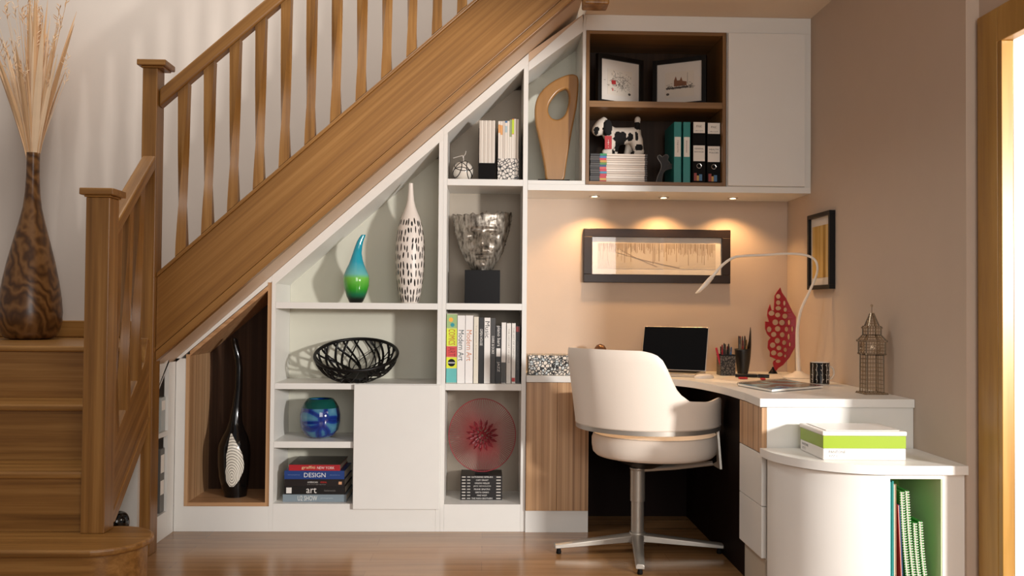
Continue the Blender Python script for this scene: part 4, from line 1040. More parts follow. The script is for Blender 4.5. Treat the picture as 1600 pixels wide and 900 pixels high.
def pr_right(t, w, h):
    rd = random.Random(9); m_ = MB()
    for i in range(150):
        x, z = rd.uniform(-w*.3, w*.3), h*.40 + abs(rd.gauss(0, h*.05)); L = rd.uniform(.003, .012); a = rd.uniform(0, PI)
        m_.tube([(x, -.0012, z), (x+L*math.cos(a), -.0012, z+L*math.sin(a))], .0009, n=3)
    m_.tube([(w*.18, -.0012, h*.5), (w*.18, -.0012, h*.76)], .0009, n=3)
    part('ink_drawing', m_, ink, t, world=False, kind='stuff')
    part('buildings', MB().prism([(-w*.12, h*.47), (w*.16, h*.47), (w*.16, h*.56), (w*.07, h*.58), (w*.04, h*.68), (w*.01, h*.60), (-w*.05, h*.60), (-w*.08, h*.70), (-w*.12, h*.60)], 'y', -.0016, -.0009), brick_, t, world=False)
    part('shadow_band', MB().box(-w*.3, w*.2, -.0017, -.0009, h*.42, h*.45), ink, t, world=False)
    part('dark_detail', MB().sphere((-w*.26, -.001, h*.30), .009, n=10, sc=(1, .1, .7)), ink, t, world=False)
framed('black framed ink drawing with a small red square, left of the pair', 938.5, 998, .045, .155, 2.352, pr_left)
framed('black framed ink drawing of buildings, right of the pair in the oak box', 1027, 1097, .155, .045, 2.350, pr_right)

# stack of magazines in the oak box
G = 'flat stack of striped magazines'; sY = .04; xa, xb_ = PY(921.8, 262, sY).x+.001, PY(1011, 262, sY).x; zb = 1.7258; zt_ = PY(960, 240, sY).z
N = 13; h = (zt_-zb)/N; rd = random.Random(4)
bc_ = [(160,30,50),(206,160,80),(196,56,70),(190,60,74),(70,140,170),(196,60,80),(206,90,90),(40,80,120),(90,140,70),(200,150,70),(206,60,80),(70,110,170),(40,140,90)]
ordn = ['lowest', 'second', 'third', 'fourth', 'fifth', 'sixth', 'seventh', 'eighth', 'ninth', 'tenth', 'eleventh', 'twelfth', 'topmost']
for i in range(N):
    z0_ = zb+i*h; dx = rd.uniform(-.001, .002); dyy = rd.uniform(0, .004)
    t = thing('magazine', 'striped-spine magazine, %s%s in the flat stack under the toy dog' % (ordn[i], '' if i in (0, 12) else ' from the bottom'), 'magazine', ((xa+xb_)/2, sY+.1, z0_), group=G)
    part('pages', MB().box(xa+.082+dx, xb_-.012+dx, sY+dyy, sY+.2, z0_+.0004, z0_+h-.0012), cm([(222, 208, 192), (206, 190, 174), (228, 216, 202)][i % 3]), t)
    part('cover_band', MB().box(xa+.048+dx, xa+.0815+dx, sY+dyy-.001, sY+.2, z0_+.0003, z0_+h-.0003), cm(bc_[i]), t)
    part('dark_spine', MB().box(xa+dx, xa+.0475+dx, sY+dyy, sY+.2, z0_+.0006, z0_+h-.001), cm((70, 66, 64) if i % 3 else (40, 36, 36)), t)
    part('binding', MB().box(xb_-.0115+dx, xb_+dx, sY+dyy, sY+.2, z0_+.0012, z0_+h-.0012), cm((60, 52, 48)), t)
# toy dog
tgx = PY(965, 215, .13).x; tz = zt_+.0005
td = thing('toy_dog', 'white cloth toy dog with black patches and red tag standing on the magazines', 'toy', (tgx, .13, tz))
k = (4.41+.13)/1400/6.92
def dp(u, v, y=0): return Vector(((u-385)*k, y, (518-v)*k))
mbd = bpy.data.metaballs.new('dogball'); mbd.resolution = .0028; mbd.threshold = .35
def ball(u, v, r, y=0, sc=None):
    e = mbd.elements.new(); p = dp(u, v, y); e.co = p; e.radius = r*k*1.7
def limb(a, b_, r0, r1, n=5, ya=0, yb=0):
    for i in range(n):
        t = i/(n-1); ball(a[0]+(b_[0]-a[0])*t, a[1]+(b_[1]-a[1])*t, r0+(r1-r0)*t, ya+(yb-ya)*t)
limb((160, 245), (215, 190), 48, 58); limb((215, 190), (235, 150), 58, 40, 3); limb((235, 200), (310, 290), 55, 62, 5); limb((330, 310), (560, 290), 78, 68, 7)
limb((560, 280), (600, 240), 58, 30, 3)
limb((320, 360), (270, 482), 50, 34, 5, -.018, -.02); limb((360, 380), (352, 478), 44, 32, 5, .02, .022)
limb((560, 330), (500, 478), 56, 32, 5, .02, .024); limb((575, 340), (610, 472), 62, 42, 5, -.018, -.022); limb((240, 484), (290, 486), 28, 30, 3, -.02, -.02); limb((575, 487), (630, 482), 28, 32, 3, -.022, -.022)
limb((598, 240), (600, 150), 26, 22, 5)
limb((600, 150), (604, 115), 24, 28, 3)
limb((230, 120), (240, 150), 22, 30, 3)
tmp = bpy.data.objects.new('tmpball', mbd); COL.objects.link(tmp); dg = bpy.context.evaluated_depsgraph_get(); dg.update()
me = bpy.data.meshes.new_from_object(tmp.evaluated_get(dg)); bpy.data.objects.remove(tmp)
zmin = min(v.co.z for v in me.vertices); me.transform(Matrix.Translation((0, 0, -zmin)))
cow = mat('white_cloth', (224, 214, 200), rough=.9, bump=.2, bscale=400)
cb = mat('black_cloth', (14, 13, 13), rough=.9, bump=.2, bscale=400)
body = part('body', me, cow, td, smooth=180)
me.materials.append(cb)
patches = [(400, 330, 78, 75), (390, 420, 40, 40), (510, 320, 34, 42), (575, 310, 16, 52), (605, 430, 42, 32), (145, 245, 28, 40), (265, 220, 48, 90), (600, 170, 40, 34), (545, 490, 14, 30), (335, 475, 22, 30), (600, 205, 40, 26), (435, 480, 14, 12)]
for p_ in me.polygons:
    c_ = p_.center; u = c_.x/k+385; v = 518-(c_.z)/k
    for cu0, cv0, ru, rv in patches:
        wob = 1 + .18*math.sin(u*.09)+.18*math.cos(v*.11)
        if ((u-cu0)/ru)**2+((v-cv0)/rv)**2 < wob: p_.material_index = 1
m_ = MB().sphere(dp(268, 225, -.03), .001, n=16).xf(Matrix.Identity(4))
e_ = dp(268, 215, 0)
part('ear', MB().sphere((0, 0, 0), 1, n=18).xf(Matrix.Translation((e_.x, -.036, e_.z)) @ Matrix.Diagonal((48*k, .010, 85*k, 1))), cb, td, world=False, smooth=60, label='black drooping ear')
e_ = dp(268, 385, 0)
tg = part('tag', MB().box(e_.x-38*k, e_.x+38*k, -.052, -.049, e_.z-72*k, e_.z+72*k), red, td, world=False, bevel=.001, label='red tag with small white marks')
part('tag_marks', MB().box(e_.x-1.5*k, e_.x+1.5*k, -.0528, -.0521, e_.z-30*k, e_.z+30*k).box(e_.x-10*k, e_.x+10*k, -.0528, -.0521, e_.z-2*k, e_.z+2*k).box(e_.x-1*k, e_.x+5*k, -.0528, -.0521, e_.z-52*k, e_.z-46*k), paper, tg, world=False)

# dark cut-out animal ornament
k = (4.41+.08)/1400/6.92
ax = PY(910+880/6.92, 282, .08).x
outl = [(800,820),(812,745),(845,665),(850,605),(815,545),(812,520),(835,508),(862,528),(888,505),(918,505),(930,528),(920,560),(948,600),(915,628),(975,600),(988,612),(985,642),(905,668),(868,718),(850,820)]
an_ = thing('metal_animal', 'dark grey outline figure of an animal beside the teal folders', 'ornament', (ax, .08, 1.7258))
pts = [Vector(((p[0]-880)*k, 0, (820-p[1])*k+.003)) for p in outl]
part('outline', MB().tube([(p[0], 0, p[1]) for p in smooth_loop([(q.x, q.z) for q in pts], 3)], .0028, n=6, closed=True), mat('grey_metal', (96, 90, 84), rough=.4, metal=.4), an_, world=False)
me = shape2d([(q.x, q.z) for q in pts], depth=.004); part('body', me, mat('charcoal', (34, 30, 28), rough=.6), an_)

# folders
def folder(px0, px1, pyt, pyb_lab, label, i):
    Yf = .03; x0, x1 = PY(px0, 240, Yf).x, PY(px1, 240, Yf).x; z1 = PY(1066, pyt, Yf).z
    t = thing('folder', label, 'folder', ((x0+x1)/2, .13, 1.7258), group='teal folders')
    m_ = MB().box(x0, x0+.002, Yf, Yf+.23, 1.7259, z1).box(x1-.002, x1, Yf, Yf+.23, 1.7259, z1).box(x0+.002, x1-.002, Yf, Yf+.002, 1.7259, z1)
    part('cover', m_, teal, t, bevel=.0005); part('papers', MB().box(x0+.0025, x1-.0025, Yf+.004, Yf+.22, 1.7275, z1-.01), pagem, t)
    lb = part('spine_label', MB().box(x0+.003, x1-.003, Yf-.0008, Yf-.0002, PY(1066, 245, Yf).z, PY(1066, 214, Yf).z), paper, t)
    text('reports' if i == 0 else 'invoices', 'lettering', ((x0+x1)/2, Yf-.0012, PY(1066, 229, Yf).z), DOWN, ink2, lb, height=.008, width=.06)
folder(1053, 1064.5, 190.5, 0, 'slim teal folder with blank white spine label, left of the pair', 0)
folder(1067.5, 1078.5, 190.5, 0, 'slim teal folder with white spine label, right of the pair beside the black files', 1)
def lever(px0, px1, pyt, label, words):
    Yf = .03; x0, x1 = PY(px0, 240, Yf).x, PY(px1, 240, Yf).x; P_ = lambda py: PY(1104, py, Yf).z; z1 = P_(pyt)
    t = thing('lever_arch_file', label, 'file', ((x0+x1)/2, .16, 1.7258), group='black lever arch files')
    part('cover', MB().box(x0, x0+.002, Yf, Yf+.28, 1.7259, z1).box(x1-.002, x1, Yf, Yf+.28, 1.7259, z1).box(x0+.002, x1-.002, Yf, Yf+.002, 1.7259, z1), matt_black, t)
    part('papers', MB().box(x0+.0025, x1-.0025, Yf+.004, Yf+.27, 1.7275, z1-.01), pagem, t)
    cx_ = (x0+x1)/2; w = (x1-x0)
    a_ = part('spine_label', MB().box(cx_-w*.46, cx_+w*.46, Yf-.0008, Yf-.0001, P_(pyt+17.5), P_(pyt+.5)), paper, t)
    text('nu:', 'lettering', (cx_, Yf-.0012, P_(pyt+7)), FRONT, ink2, a_, height=.011, width=.028); text('office work', 'lettering', (cx_, Yf-.0012, P_(pyt+14)), FRONT, ink, a_, height=.0045, width=.042)
    b_ = part('spine_label', MB().box(cx_-w*.46, cx_+w*.46, Yf-.0010, Yf-.0001, P_(pyt+61.5), P_(pyt+37)), paper, t, bevel=.0)
    for q, wd in enumerate(words): text(wd, 'lettering', (cx_, Yf-.0014, P_(pyt+42+5*q)), FRONT, ink, b_, height=.0075, width=.046)
    part('finger_ring', MB().tube([(cx_+.0115*math.cos(2*PI*i/24), Yf-.001, P_(pyt+69)+.0115*math.sin(2*PI*i/24)) for i in range(24)], .0018, n=6, closed=True), chrome, t, smooth=50)
    part('coloured_foot', MB().box(cx_-w*.40, cx_-w*.18, Yf-.001, Yf-.0001, P_(pyt+92), P_(pyt+80)), cm((150, 50, 40)), t); part('coloured_foot', MB().box(cx_-w*.17, cx_+.0, Yf-.001, Yf-.0001, P_(pyt+92), P_(pyt+84)), cm((200, 150, 70)), t)
    part('coloured_foot', MB().box(cx_+.001, cx_+w*.25, Yf-.001, Yf-.0001, P_(pyt+92), P_(pyt+82)), cm((60, 110, 150)), t)
lever(1082.5, 1102, 190.5, 'black lever arch file with white labels, left of the pair', ['GENERAL', 'INVOICES'])
lever(1105, 1125.5, 191.5, 'black lever arch file with white labels, against the right side of the oak box', ['HEALTH', 'POLICIES'])

# ================================================================ PICTURES ON THE WALLS
pc = thing('wall_picture', 'long black framed drawing of a row of bare trees above the desk', 'picture', (.917, YB, 1.232))
x0, x1, z0_, z1 = .525, 1.309, 1.234, 1.520; f = .046; fh = .044
m_ = MB(); m_.box(x0, x1, YB-.03, YB-.001, z1-fh, z1); m_.box(x0, x1, YB-.03, YB-.001, z0_, z0_+fh); m_.box(x0, x0+f, YB-.03, YB-.001, z0_+fh, z1-fh); m_.box(x1-f, x1, YB-.03, YB-.001, z0_+fh, z1-fh)
part('frame', m_, blackframe, pc, bevel=.002)
mt = part('mount', MB().box(x0+f, x1-f, YB-.012, YB-.008, z0_+fh, z1-fh), mountm, pc)
dx0, dx1, dz0, dz1 = x0+f+.03, x1-f-.03, z0_+fh+.03, z1-fh-.03
dr = part('drawing', MB().box(dx0, dx1, YB-.0128, YB-.0121, dz0, dz1), mat('drawing_paper', (180, 170, 158), rough=.8, noise=.08), pc)
m_ = MB(); rd = random.Random(21)
for i in range(150):
    t = (i+rd.random())/150; x = dx0+.004+(dx1-dx0-.008)*t; L = rd.uniform(.015, .05)*(1.0 + t*.5) + (.05 if rd.random() < .1 else 0)
    L = min(L, dz1-dz0-.02); w = rd.uniform(.0006, .0022); m_.box(x-w, x+w, YB-.0134, YB-.0130, dz1-.002-L, dz1-.002)
part('tree_trunks', m_, mat('charcoal_line', (140, 124, 108), rough=.9), dr, kind='stuff')
m_ = MB()
for a_, b2 in (((dx0+.06, dz1-.04), (dx0+.44, dz0+.006)), ((dx0+.12, dz1-.035), (dx0+.32, dz0+.012)), ((dx0+.05, dz1-.05), (dx0+.06, dz0+.02))):
    m_.tube([(a_[0], YB-.0132, a_[1]), ((a_[0]+b2[0])/2, YB-.0132, (a_[1]+b2[1])/2-.006), (b2[0], YB-.0132, b2[1])], .0012, n=4)
part('path_lines', m_, mat('charcoal_line', (140,124,108)), dr)
part('glass', MB().box(x0+f, x1-f, YB-.0190, YB-.0175, z0_+fh, z1-fh), glassm, pc)
# right wall picture
Xf = 1.595; ya, yb2, z0_, z1 = -.315, -.028, 1.197, 1.562
rp = thing('wall_picture', 'small black framed picture of golden tree trunks on the right wall', 'picture', (XW, (ya+yb2)/2, z0_))
f = .02; m_ = MB(); m_.box(Xf, XW-.001, ya, yb2, z1-f, z1); m_.box(Xf, XW-.001, ya, yb2, z0_, z0_+f); m_.box(Xf, XW-.001, ya, ya+f*.8, z0_+f, z1-f); m_.box(Xf, XW-.001, yb2-f, yb2, z0_+f, z1-f)
part('frame', m_, satin_black, rp, bevel=.001)
part('mount', MB().box(Xf+.014, Xf+.018, ya+f*.8, yb2-f, z0_+f, z1-f), mountm, rp)
gt = wood('golden_trunks', (0, 0, 1), (120, 80, 30), (190, 150, 70), (226, 206, 160), freq=45, rough=.8)
part('print', MB().box(Xf+.0125, Xf+.0135, ya+f*.8+.02, yb2-f-.02, z0_+f+.035, z1-f-.04), gt, rp)

# ================================================================ THINGS ON THE DESK
E0 = WT + .0003
# patterned box
mbx = thing('patterned_box', 'low box with white and black web pattern on the worktop left of the chair', 'box', (.34, .1, E0))
webm = cells('web_box', (18, 15, 14), (222, 212, 198), 70, .11, mixcol=(196, 204, 204))
part('box', MB().box(.222, .47, .0, .16, E0, E0+.078), webm, mbx, bevel=.001); part('lid', MB().box(.219, .473, -.003, .163, E0+.0785, E0+.098), webm, mbx, bevel=.001)
# small brown rounded ornament behind the chair
q = PY(938, 541, .2)
bo = thing('round_ornament', 'brown rounded ornament mostly hidden behind the chair back', 'ornament', (q.x, .2, E0))
part('dome', MB().lathe([(.034, 0), (.03, .03), (.018, .05), (.03, .075), (.034, .10), (.031, .125), (.02, .141), (.002, .148)], (q.x, .2, E0), n=24), mat('brown_bronze', (104, 72, 48), rough=.3, metal=.6), bo, smooth=50)
# laptop
lp = thing('laptop', 'open silver laptop with black screen turned to the left', 'laptop', (1.13, .12, E0)); lang = math.atan2(-.45, .89)
lp.rotation_euler = (0, 0, lang)
LW, LD = .345, .235
alu = mat('aluminium', (206, 200, 192), rough=.35, metal=.7)
part('base', MB().box(-LW, 0, -LD, 0, 0, .014), alu, lp, world=False, bevel=.004, segs=3)
part('keyboard', MB().box(-LW+.02, -.02, -LD+.10, -.025, .0145, .0158), matt_black, lp, world=False, bevel=.0005)
part('trackpad', MB().box(-LW/2-.05, -LW/2+.05, -LD+.01, -LD+.085, .0142, .0146), mat('trackpad_grey', (180, 174, 166), rough=.3), lp, world=False)
RM = Matrix.Translation((0, -.004, .014)) @ Matrix.Rotation(math.radians(-18), 4, 'X')
ld = part('lid', MB().box(-LW, 0, .001, .008, .001, .236).xf(RM), alu, lp, world=False, bevel=.003)
part('screen', MB().box(-LW+.004, -.004, -.0006, .0008, .006, .233).xf(RM), mat('black_screen', (5, 4, 4), rough=.08, spec=.3), ld, world=False)
# mouse
q = PZ(1100, 591, WT); ms = thing('mouse', 'flat white computer mouse beside the laptop', 'mouse', (q.x, q.y, E0), rotz=.4)
part('shell', MB().lathe([(.001, .022), (.015, .0215), (.026, .018), (.033, .011), (.035, .004), (.034, 0)][::-1], n=28).xf(Matrix.Diagonal((1.55, .9, 1, 1))), mat('white_plastic', (232, 224, 214), rough=.2), ms, world=False, smooth=50)
# papers
def sheet(px, label, z, material, thick=.001):
    pts = [PZ(a_, b_, z) for a_, b_ in px]; c_ = sum(pts, Vector())/4
    o = part('paper_sheet', MB().prism([(p.x, p.y) for p in pts], 'z', z, z+thick), material); tag(o, label, 'paper', 'loose papers on the desk'); return o
sheet([(1103, 596), (1150, 589.5), (1180, 590.5), (1150, 600)], 'loose white sheet of paper under the spiral notebook, beside the mouse', E0, paper)
sheet([(1120, 593), (1142, 587.8), (1200, 592), (1175, 598)], 'white sheet with red marks lying behind the spiral notebook', E0+.0014, cm((226, 214, 200)))
for (px, py, lab) in ((1161, 592, 'red eraser lying on the papers near the marker pen'), (1192, 593.3, 'small red clip on the papers beside the notebook spiral')):
    q = PZ(px, py, WT+.004); t = part('eraser' if px < 1170 else 'paper_clip', MB().box(q.x-.02 if px < 1170 else q.x-.010, q.x+.02 if px < 1170 else q.x+.010, q.y-.012, q.y+.012, E0+.0028, E0+.012), red, bevel=.003); tag(t, lab, 'stationery')
# spiral notebook
nb = [PZ(a_, b_, WT+.012) for a_, b_ in ((1153, 599), (1228, 592.8), (1286, 602.5), (1206, 608.5))]
cb_ = sum(nb, Vector())/4
nbt = thing('spiral_notebook', 'wire-bound notebook with grey, blue and pink printed cover on the desk', 'notebook', (cb_.x, cb_.y, E0+.0026))
ncov = bpy.data.materials.new('printed_notebook_cover'); ncov.use_nodes = True; nt = ncov.node_tree; b = nt.nodes['Principled BSDF']
tc = nt.nodes.new('ShaderNodeTexCoord'); n = nt.nodes.new('ShaderNodeTexNoise'); n.inputs['Scale'].default_value = 9; n.inputs['Detail'].default_value = 1; nt.links.new(tc.outputs['Object'], n.inputs['Vector'])
r = ramp(nt, [(.3, (60, 120, 160)), (.42, (140, 176, 184)), (.50, (104, 104, 102)), (.64, (96, 92, 90)), (.72, (140, 92, 90))]); nt.links.new(n.outputs['Fac'], r.inputs[0]); nt.links.new(r.outputs[0], b.inputs['Base Color']); b.inputs['Roughness'].default_value = .25
part('pages', MB().prism([(p.x, p.y) for p in nb], 'z', E0+.0027, E0+.0105), paper, nbt); part('cover', MB().prism([(p.x, p.y) for p in nb], 'z', E0+.0107, E0+.0122), ncov, nbt)
m_ = MB(); A_, B_ = nb[0], nb[1]; dd = (B_-A_)
for i in range(28):
    c_ = A_ + dd*((i+.5)/28); c_.z = E0+.0085
    nrm = Vector((-dd.y, dd.x, 0)).normalized()
    m_.tube([c_ + nrm*(.008*math.cos(2*PI*k_/10)) + Vector((0, 0, .008*math.sin(2*PI*k_/10))) for k_ in range(10)], .0009, n=4, closed=True)
part('spiral', m_, mat('dark_wire', (60, 58, 56), rough=.3, metal=.8), nbt)
# marker pen
a_, b_ = PZ(1149, 588, WT+.007), PZ(1202, 589.5, WT+.007)
a_.z = b_.z = E0+.0112
t = thing('marker_pen', 'thick black marker pen lying behind the papers', 'pen', ((a_.x+b_.x)/2, (a_.y+b_.y)/2, E0))
part('barrel', MB().tube([a_, a_.lerp(b_, .66)], .008, n=12), satin_black, t, smooth=40); part('pen_cap', MB().tube([a_.lerp(b_, .665), b_], .0088, n=12), black, t, smooth=40)
# pen pots
def pens(cx_, cy_, z0_, n, r, hmin, hmax, seed, grp, wh, cols):
    rd = random.Random(seed)
    for i in range(n):
        a = 2*PI*i/n + rd.uniform(-.2, .2); rr = r*(.35 if i % 3 == 0 else .7); p0 = Vector((cx_+rr*.9*math.cos(a), cy_+rr*.9*math.sin(a), z0_)); L = rd.uniform(hmin, hmax)
        p1 = p0 + Vector((math.cos(a)*rr*.35, math.sin(a)*rr*.35, L))
        nm, c_ = cols[i % len(cols)]
        t = thing('pen', nm + ' ' + wh, 'pen', (p0.x, p0.y, p0.z), group=grp)
        part('barrel', MB().tube([p0, p0.lerp(p1, .82)], .0042, n=8), cm(c_), t); part('pen_cap', MB().tube([p0.lerp(p1, .825), p0.lerp(p1, .97), p1], [.0042, .0038, .0016], n=8), cm(tuple(int(v*.7) for v in c_)), t)
q = PZ(1138, 587, WT); px_, py_ = q.x, q.y+.045
pp = thing('pen_pot', 'square black openwork pen pot full of pens on the desk', 'pen pot', (px_, py_, E0))
openw = cells('web_pot', (12, 11, 11), (96, 88, 80), 70, .11, rough=.3)
pw = .038; m_ = MB()
for (xa, xb_, ya_, yb_) in ((-pw, pw, -pw, -pw+.003), (-pw, pw, pw-.003, pw), (-pw, -pw+.003, -pw+.003, pw-.003), (pw-.003, pw, -pw+.003, pw-.003)): m_.box(px_+xa, px_+xb_, py_+ya_, py_+yb_, E0, E0+.102)
m_.box(px_-pw+.003, px_+pw-.003, py_-pw+.003, py_+pw-.003, E0, E0+.003)
part('body', m_, openw, pp); part('rim', MB().box(px_-pw-.001, px_+pw+.001, py_-pw-.001, py_-pw, E0+.097, E0+.104).box(px_-pw-.001, px_-pw, py_-pw, py_+pw, E0+.097, E0+.104).box(px_+pw, px_+pw+.001, py_-pw, py_+pw, E0+.097, E0+.104).box(px_-pw-.001, px_+pw+.001, py_+pw, py_+pw+.001, E0+.097, E0+.104), satin_black, pp)
pens(px_, py_, E0+.0035, 12, .030, .125, .16, 1, 'pens in the square openwork pot', 'in the square openwork pen pot', [('black pen', (24, 22, 24)), ('blue pen', (40, 100, 160)), ('red pen', (170, 36, 50)), ('dark grey pen', (52, 46, 46)), ('black-capped pen', (24, 22, 24))])
pk = PY(1120, 548, py_-.02)
tpn = thing('pen', 'pink-red marker leaning out of the left side of the square openwork pen pot', 'pen', (px_-.03, py_-.02, E0+.03), group='pens in the square openwork pot')
part('barrel', MB().tube([Vector((px_-.024, py_-.02, E0+.02)), Vector((px_-.056, py_-.022, E0+.138))], .0055, n=8), cm((190, 40, 66)), tpn)
q = PZ(1163, 584.5, WT); bx_, by_ = q.x, min(q.y+.03, .22)
bp_ = thing('vase_pot', 'black flared pot with one tall pointed lip, holding pencils', 'pen pot', (bx_, by_, E0))
m_ = MB(); rings = []; NN = 28
for j in range(13):
    t = j/12; ring = []
    for i in range(NN):
        a = 2*PI*i/NN; lift = max(0, math.cos(a))**10
        h = (.128 + .112*lift)*t; r_ = .026 + .016*t**.8 + (.008*lift*math.sin(PI*t))
        ring.append(m_.bm.verts.new((bx_+r_*math.cos(a), by_+r_*math.sin(a), E0+h)))
    rings.append(ring)
for A, B in zip(rings, rings[1:]):
    for i in range(NN): m_.bm.faces.new((A[i], A[(i+1) % NN], B[(i+1) % NN], B[i]))
m_.bm.faces.new(rings[0][::-1])
o = part('body', m_, mat('matt_black_ceramic', (12, 10, 10), rough=.4), bp_, smooth=60); sm = o.modifiers.new('th', 'SOLIDIFY'); sm.thickness = .0025; sm.offset = -1
pens(bx_, by_, E0+.003, 13, .026, .16, .20, 6, 'pencils in the black flared pot', 'in the black flared pot', [('dark pencil', (44, 34, 26)), ('wooden pencil', (170, 130, 70)), ('charcoal pencil', (36, 34, 34)), ('silver pencil', (120, 114, 108)), ('red pencil', (160, 40, 40))])
# red coral sculpture
k = (4.41+.22)/1400/4.5
cx0 = PY(1180+125/4.5, 580, .22).x
cr = thing('coral_sculpture', 'upright red leaf-shaped sculpture pierced with round holes in the desk corner', 'sculpture', (cx0, .22, E0))
def cq(p): return ((p[0]-125)*k, (668-p[1])*k)
outl = [(118,665),(136,662),(122,612),(128,596),(150,585),(118,570),(98,562),(100,530),(80,505),(84,455),(104,432),(76,405),(60,365),(60,318),(92,322),(76,275),(80,240),(96,200),(108,238),(128,240),(132,180),(134,135),(152,105),(174,78),(186,112),(214,150),(238,200),(262,250),(290,295),(300,350),(296,420),(276,500),(240,570),(196,622),(160,645),(140,668)]
holes = [(160,138,15,14),(160,182,15,14),(160,222,18,13),(108,258,20,15),(156,270,17,14),(205,186,8,15),(212,232,11,13),(209,278,16,15),(138,322,19,17),(188,324,18,16),(238,322,8,16),(90,372,16,17),(156,368,18,16),(220,370,11,15),(260,370,6,18),(126,408,18,15),(190,410,15,15),(236,424,8,18),(154,452,17,16),(204,466,13,14),(244,478,6,13),(118,484,18,16),(166,504,16,14),(212,516,11,13),(126,538,18,15),(174,550,17,13),(212,560,8,9),(160,598,16,10)]
hl = []
for (u, v, ru, rv) in holes: hl.append([cq((u+1.32*ru*math.cos(2*PI*i/12), v+1.32*rv*math.sin(2*PI*i/12))) for i in range(12)][::-1])
me = shape2d([cq(p) for p in outl], hl, depth=.006, bev=.0012)
me.transform(Matrix.Translation((0, 0, .012)))
for v in me.vertices: v.co.y += -.9*(v.co.x-.06)**2*2.2 - .0
part('pierced_leaf', me, mat('red_coral', (150, 14, 34), rough=.45), cr)
part('foot', MB().lathe([(.0235, 0), (.022, .004), (.007, .024), (.004, .034)], (cx0, .22, E0), n=24), satin_black, cr, smooth=40)
# desk lamp
ly = -.05; lx = PY(1248, 590, ly).x
lm_ = thing('desk_lamp', 'slim white desk lamp with a long curved stem arching over the desk', 'lamp', (lx, ly, E0))
wl = mat('white_lamp_plastic', (232, 222, 208), rough=.25)
part('base', MB().lathe([(.078, 0), (.080, .003), (.074, .008), (.03, .022), (.017, .032), (.001, .034)], (lx, ly, E0), n=36), wl, lm_, smooth=50)
path = [(1246.5, 585), (1247, 560), (1246, 535), (1246.5, 510), (1252, 483), (1265, 455), (1275.5, 430), (1277, 415), (1271, 404), (1255, 398), (1230, 396.5), (1195, 398.5), (1162, 400), (1145, 403), (1128, 415), (1112, 434)]
P3 = [PY(a_, b_, ly - .2*min(1, max(0, i-1)/6)) for i, (a_, b_) in enumerate(path)]; P3[0].z = E0+.03; P3[0].x = lx; 
cp_ = crom(P3, 5); n_ = len(cp_)
part('stem', MB().tube(cp_, [interp([(0, .0135), (.22, .0085), (.4, .0062), (.8, .0058), (1, .007)], i/(n_-1)) for i in range(n_)], n=12, flat=.9), wl, lm_, smooth=60)
hd = [PY(a_, b_, ly-.2) for a_, b_ in ((1113, 432.5), (1108, 438), (1100, 447), (1092, 455), (1087, 458.5))]
m_ = MB(); rings = []
dh = (hd[-1]-hd[0]).normalized(); nh = Vector((0, 1, 0)); uh = dh.cross(nh)
for p_, w_, t_ in zip(hd, (.006, .012, .017, .014, .003), (.006, .007, .0065, .005, .002)):
    rings.append([m_.bm.verts.new(p_ + nh*(w_*1.3*math.cos(2*PI*i/14)) + uh*(t_*1.6*math.sin(2*PI*i/14))) for i in range(14)])
for A, B in zip(rings, rings[1:]):
    for i in range(14): m_.bm.faces.new((A[i], A[(i+1) % 14], B[(i+1) % 14], B[i]))
m_.bm.faces.new(rings[0][::-1]); m_.bm.faces.new(rings[-1])
part('lamp_head', m_, wl, lm_, smooth=60)
# mug
mgx, mgy = 1.512, -.42; mu_ = thing('mug', 'black and white patterned mug with white handle on the desk', 'mug', (mgx, mgy, E0))
mp_ = [(.036, 0), (.041, .004), (.0425, .05), (.0425, .098), (.0395, .098), (.0390, .05), (.036, .008)]
mugw = mat('white_mug_glaze', (226, 216, 202), rough=.15)
bdy = part('body', MB().lathe(mp_, (mgx, mgy, E0), n=36, cap=(True, True)), mugw, mu_, smooth=50)
def arcband(c_, r_, z0_, z1, a0, a1, n=20):
    m_ = MB(); A = [m_.bm.verts.new((c_[0]+r_*math.cos(a0+(a1-a0)*i/n), c_[1]+r_*math.sin(a0+(a1-a0)*i/n), z0_)) for i in range(n+1)]; B = [m_.bm.verts.new((v.co.x, v.co.y, z1)) for v in A]
    for i in range(n): m_.bm.faces.new((A[i], A[i+1], B[i+1], B[i]))
    return m_
part('black_wrap', arcband((mgx, mgy), .0431, E0+.004, E0+.097, math.radians(150), math.radians(322)), black, bdy, smooth=60, label='black printed band')
m_ = MB(); rd = random.Random(3)
for a0 in (205, 232, 262, 290, 308):
    pts = [Vector((mgx+.0436*math.cos(math.radians(a0+rd.uniform(-3, 3))), mgy+.0436*math.sin(math.radians(a0)), E0+.008+.085*t/8)) for t in range(9)]
    m_.tube(pts, .0011, n=4)
    for p_ in pts[1:-1:2]: m_.tube([p_, p_+Vector((rd.choice([-.006, .006]), -.001, .006))], .0011, n=4)
part('white_sprigs', m_, mugw, bdy)
part('handle', MB().tube([(mgx+.041+.024*math.sin(PI*t/12), mgy+.004, E0+.022+.058*(1-math.cos(PI*t/12))/2) for t in range(13)], .0045, n=8), mugw, mu_, smooth=50)
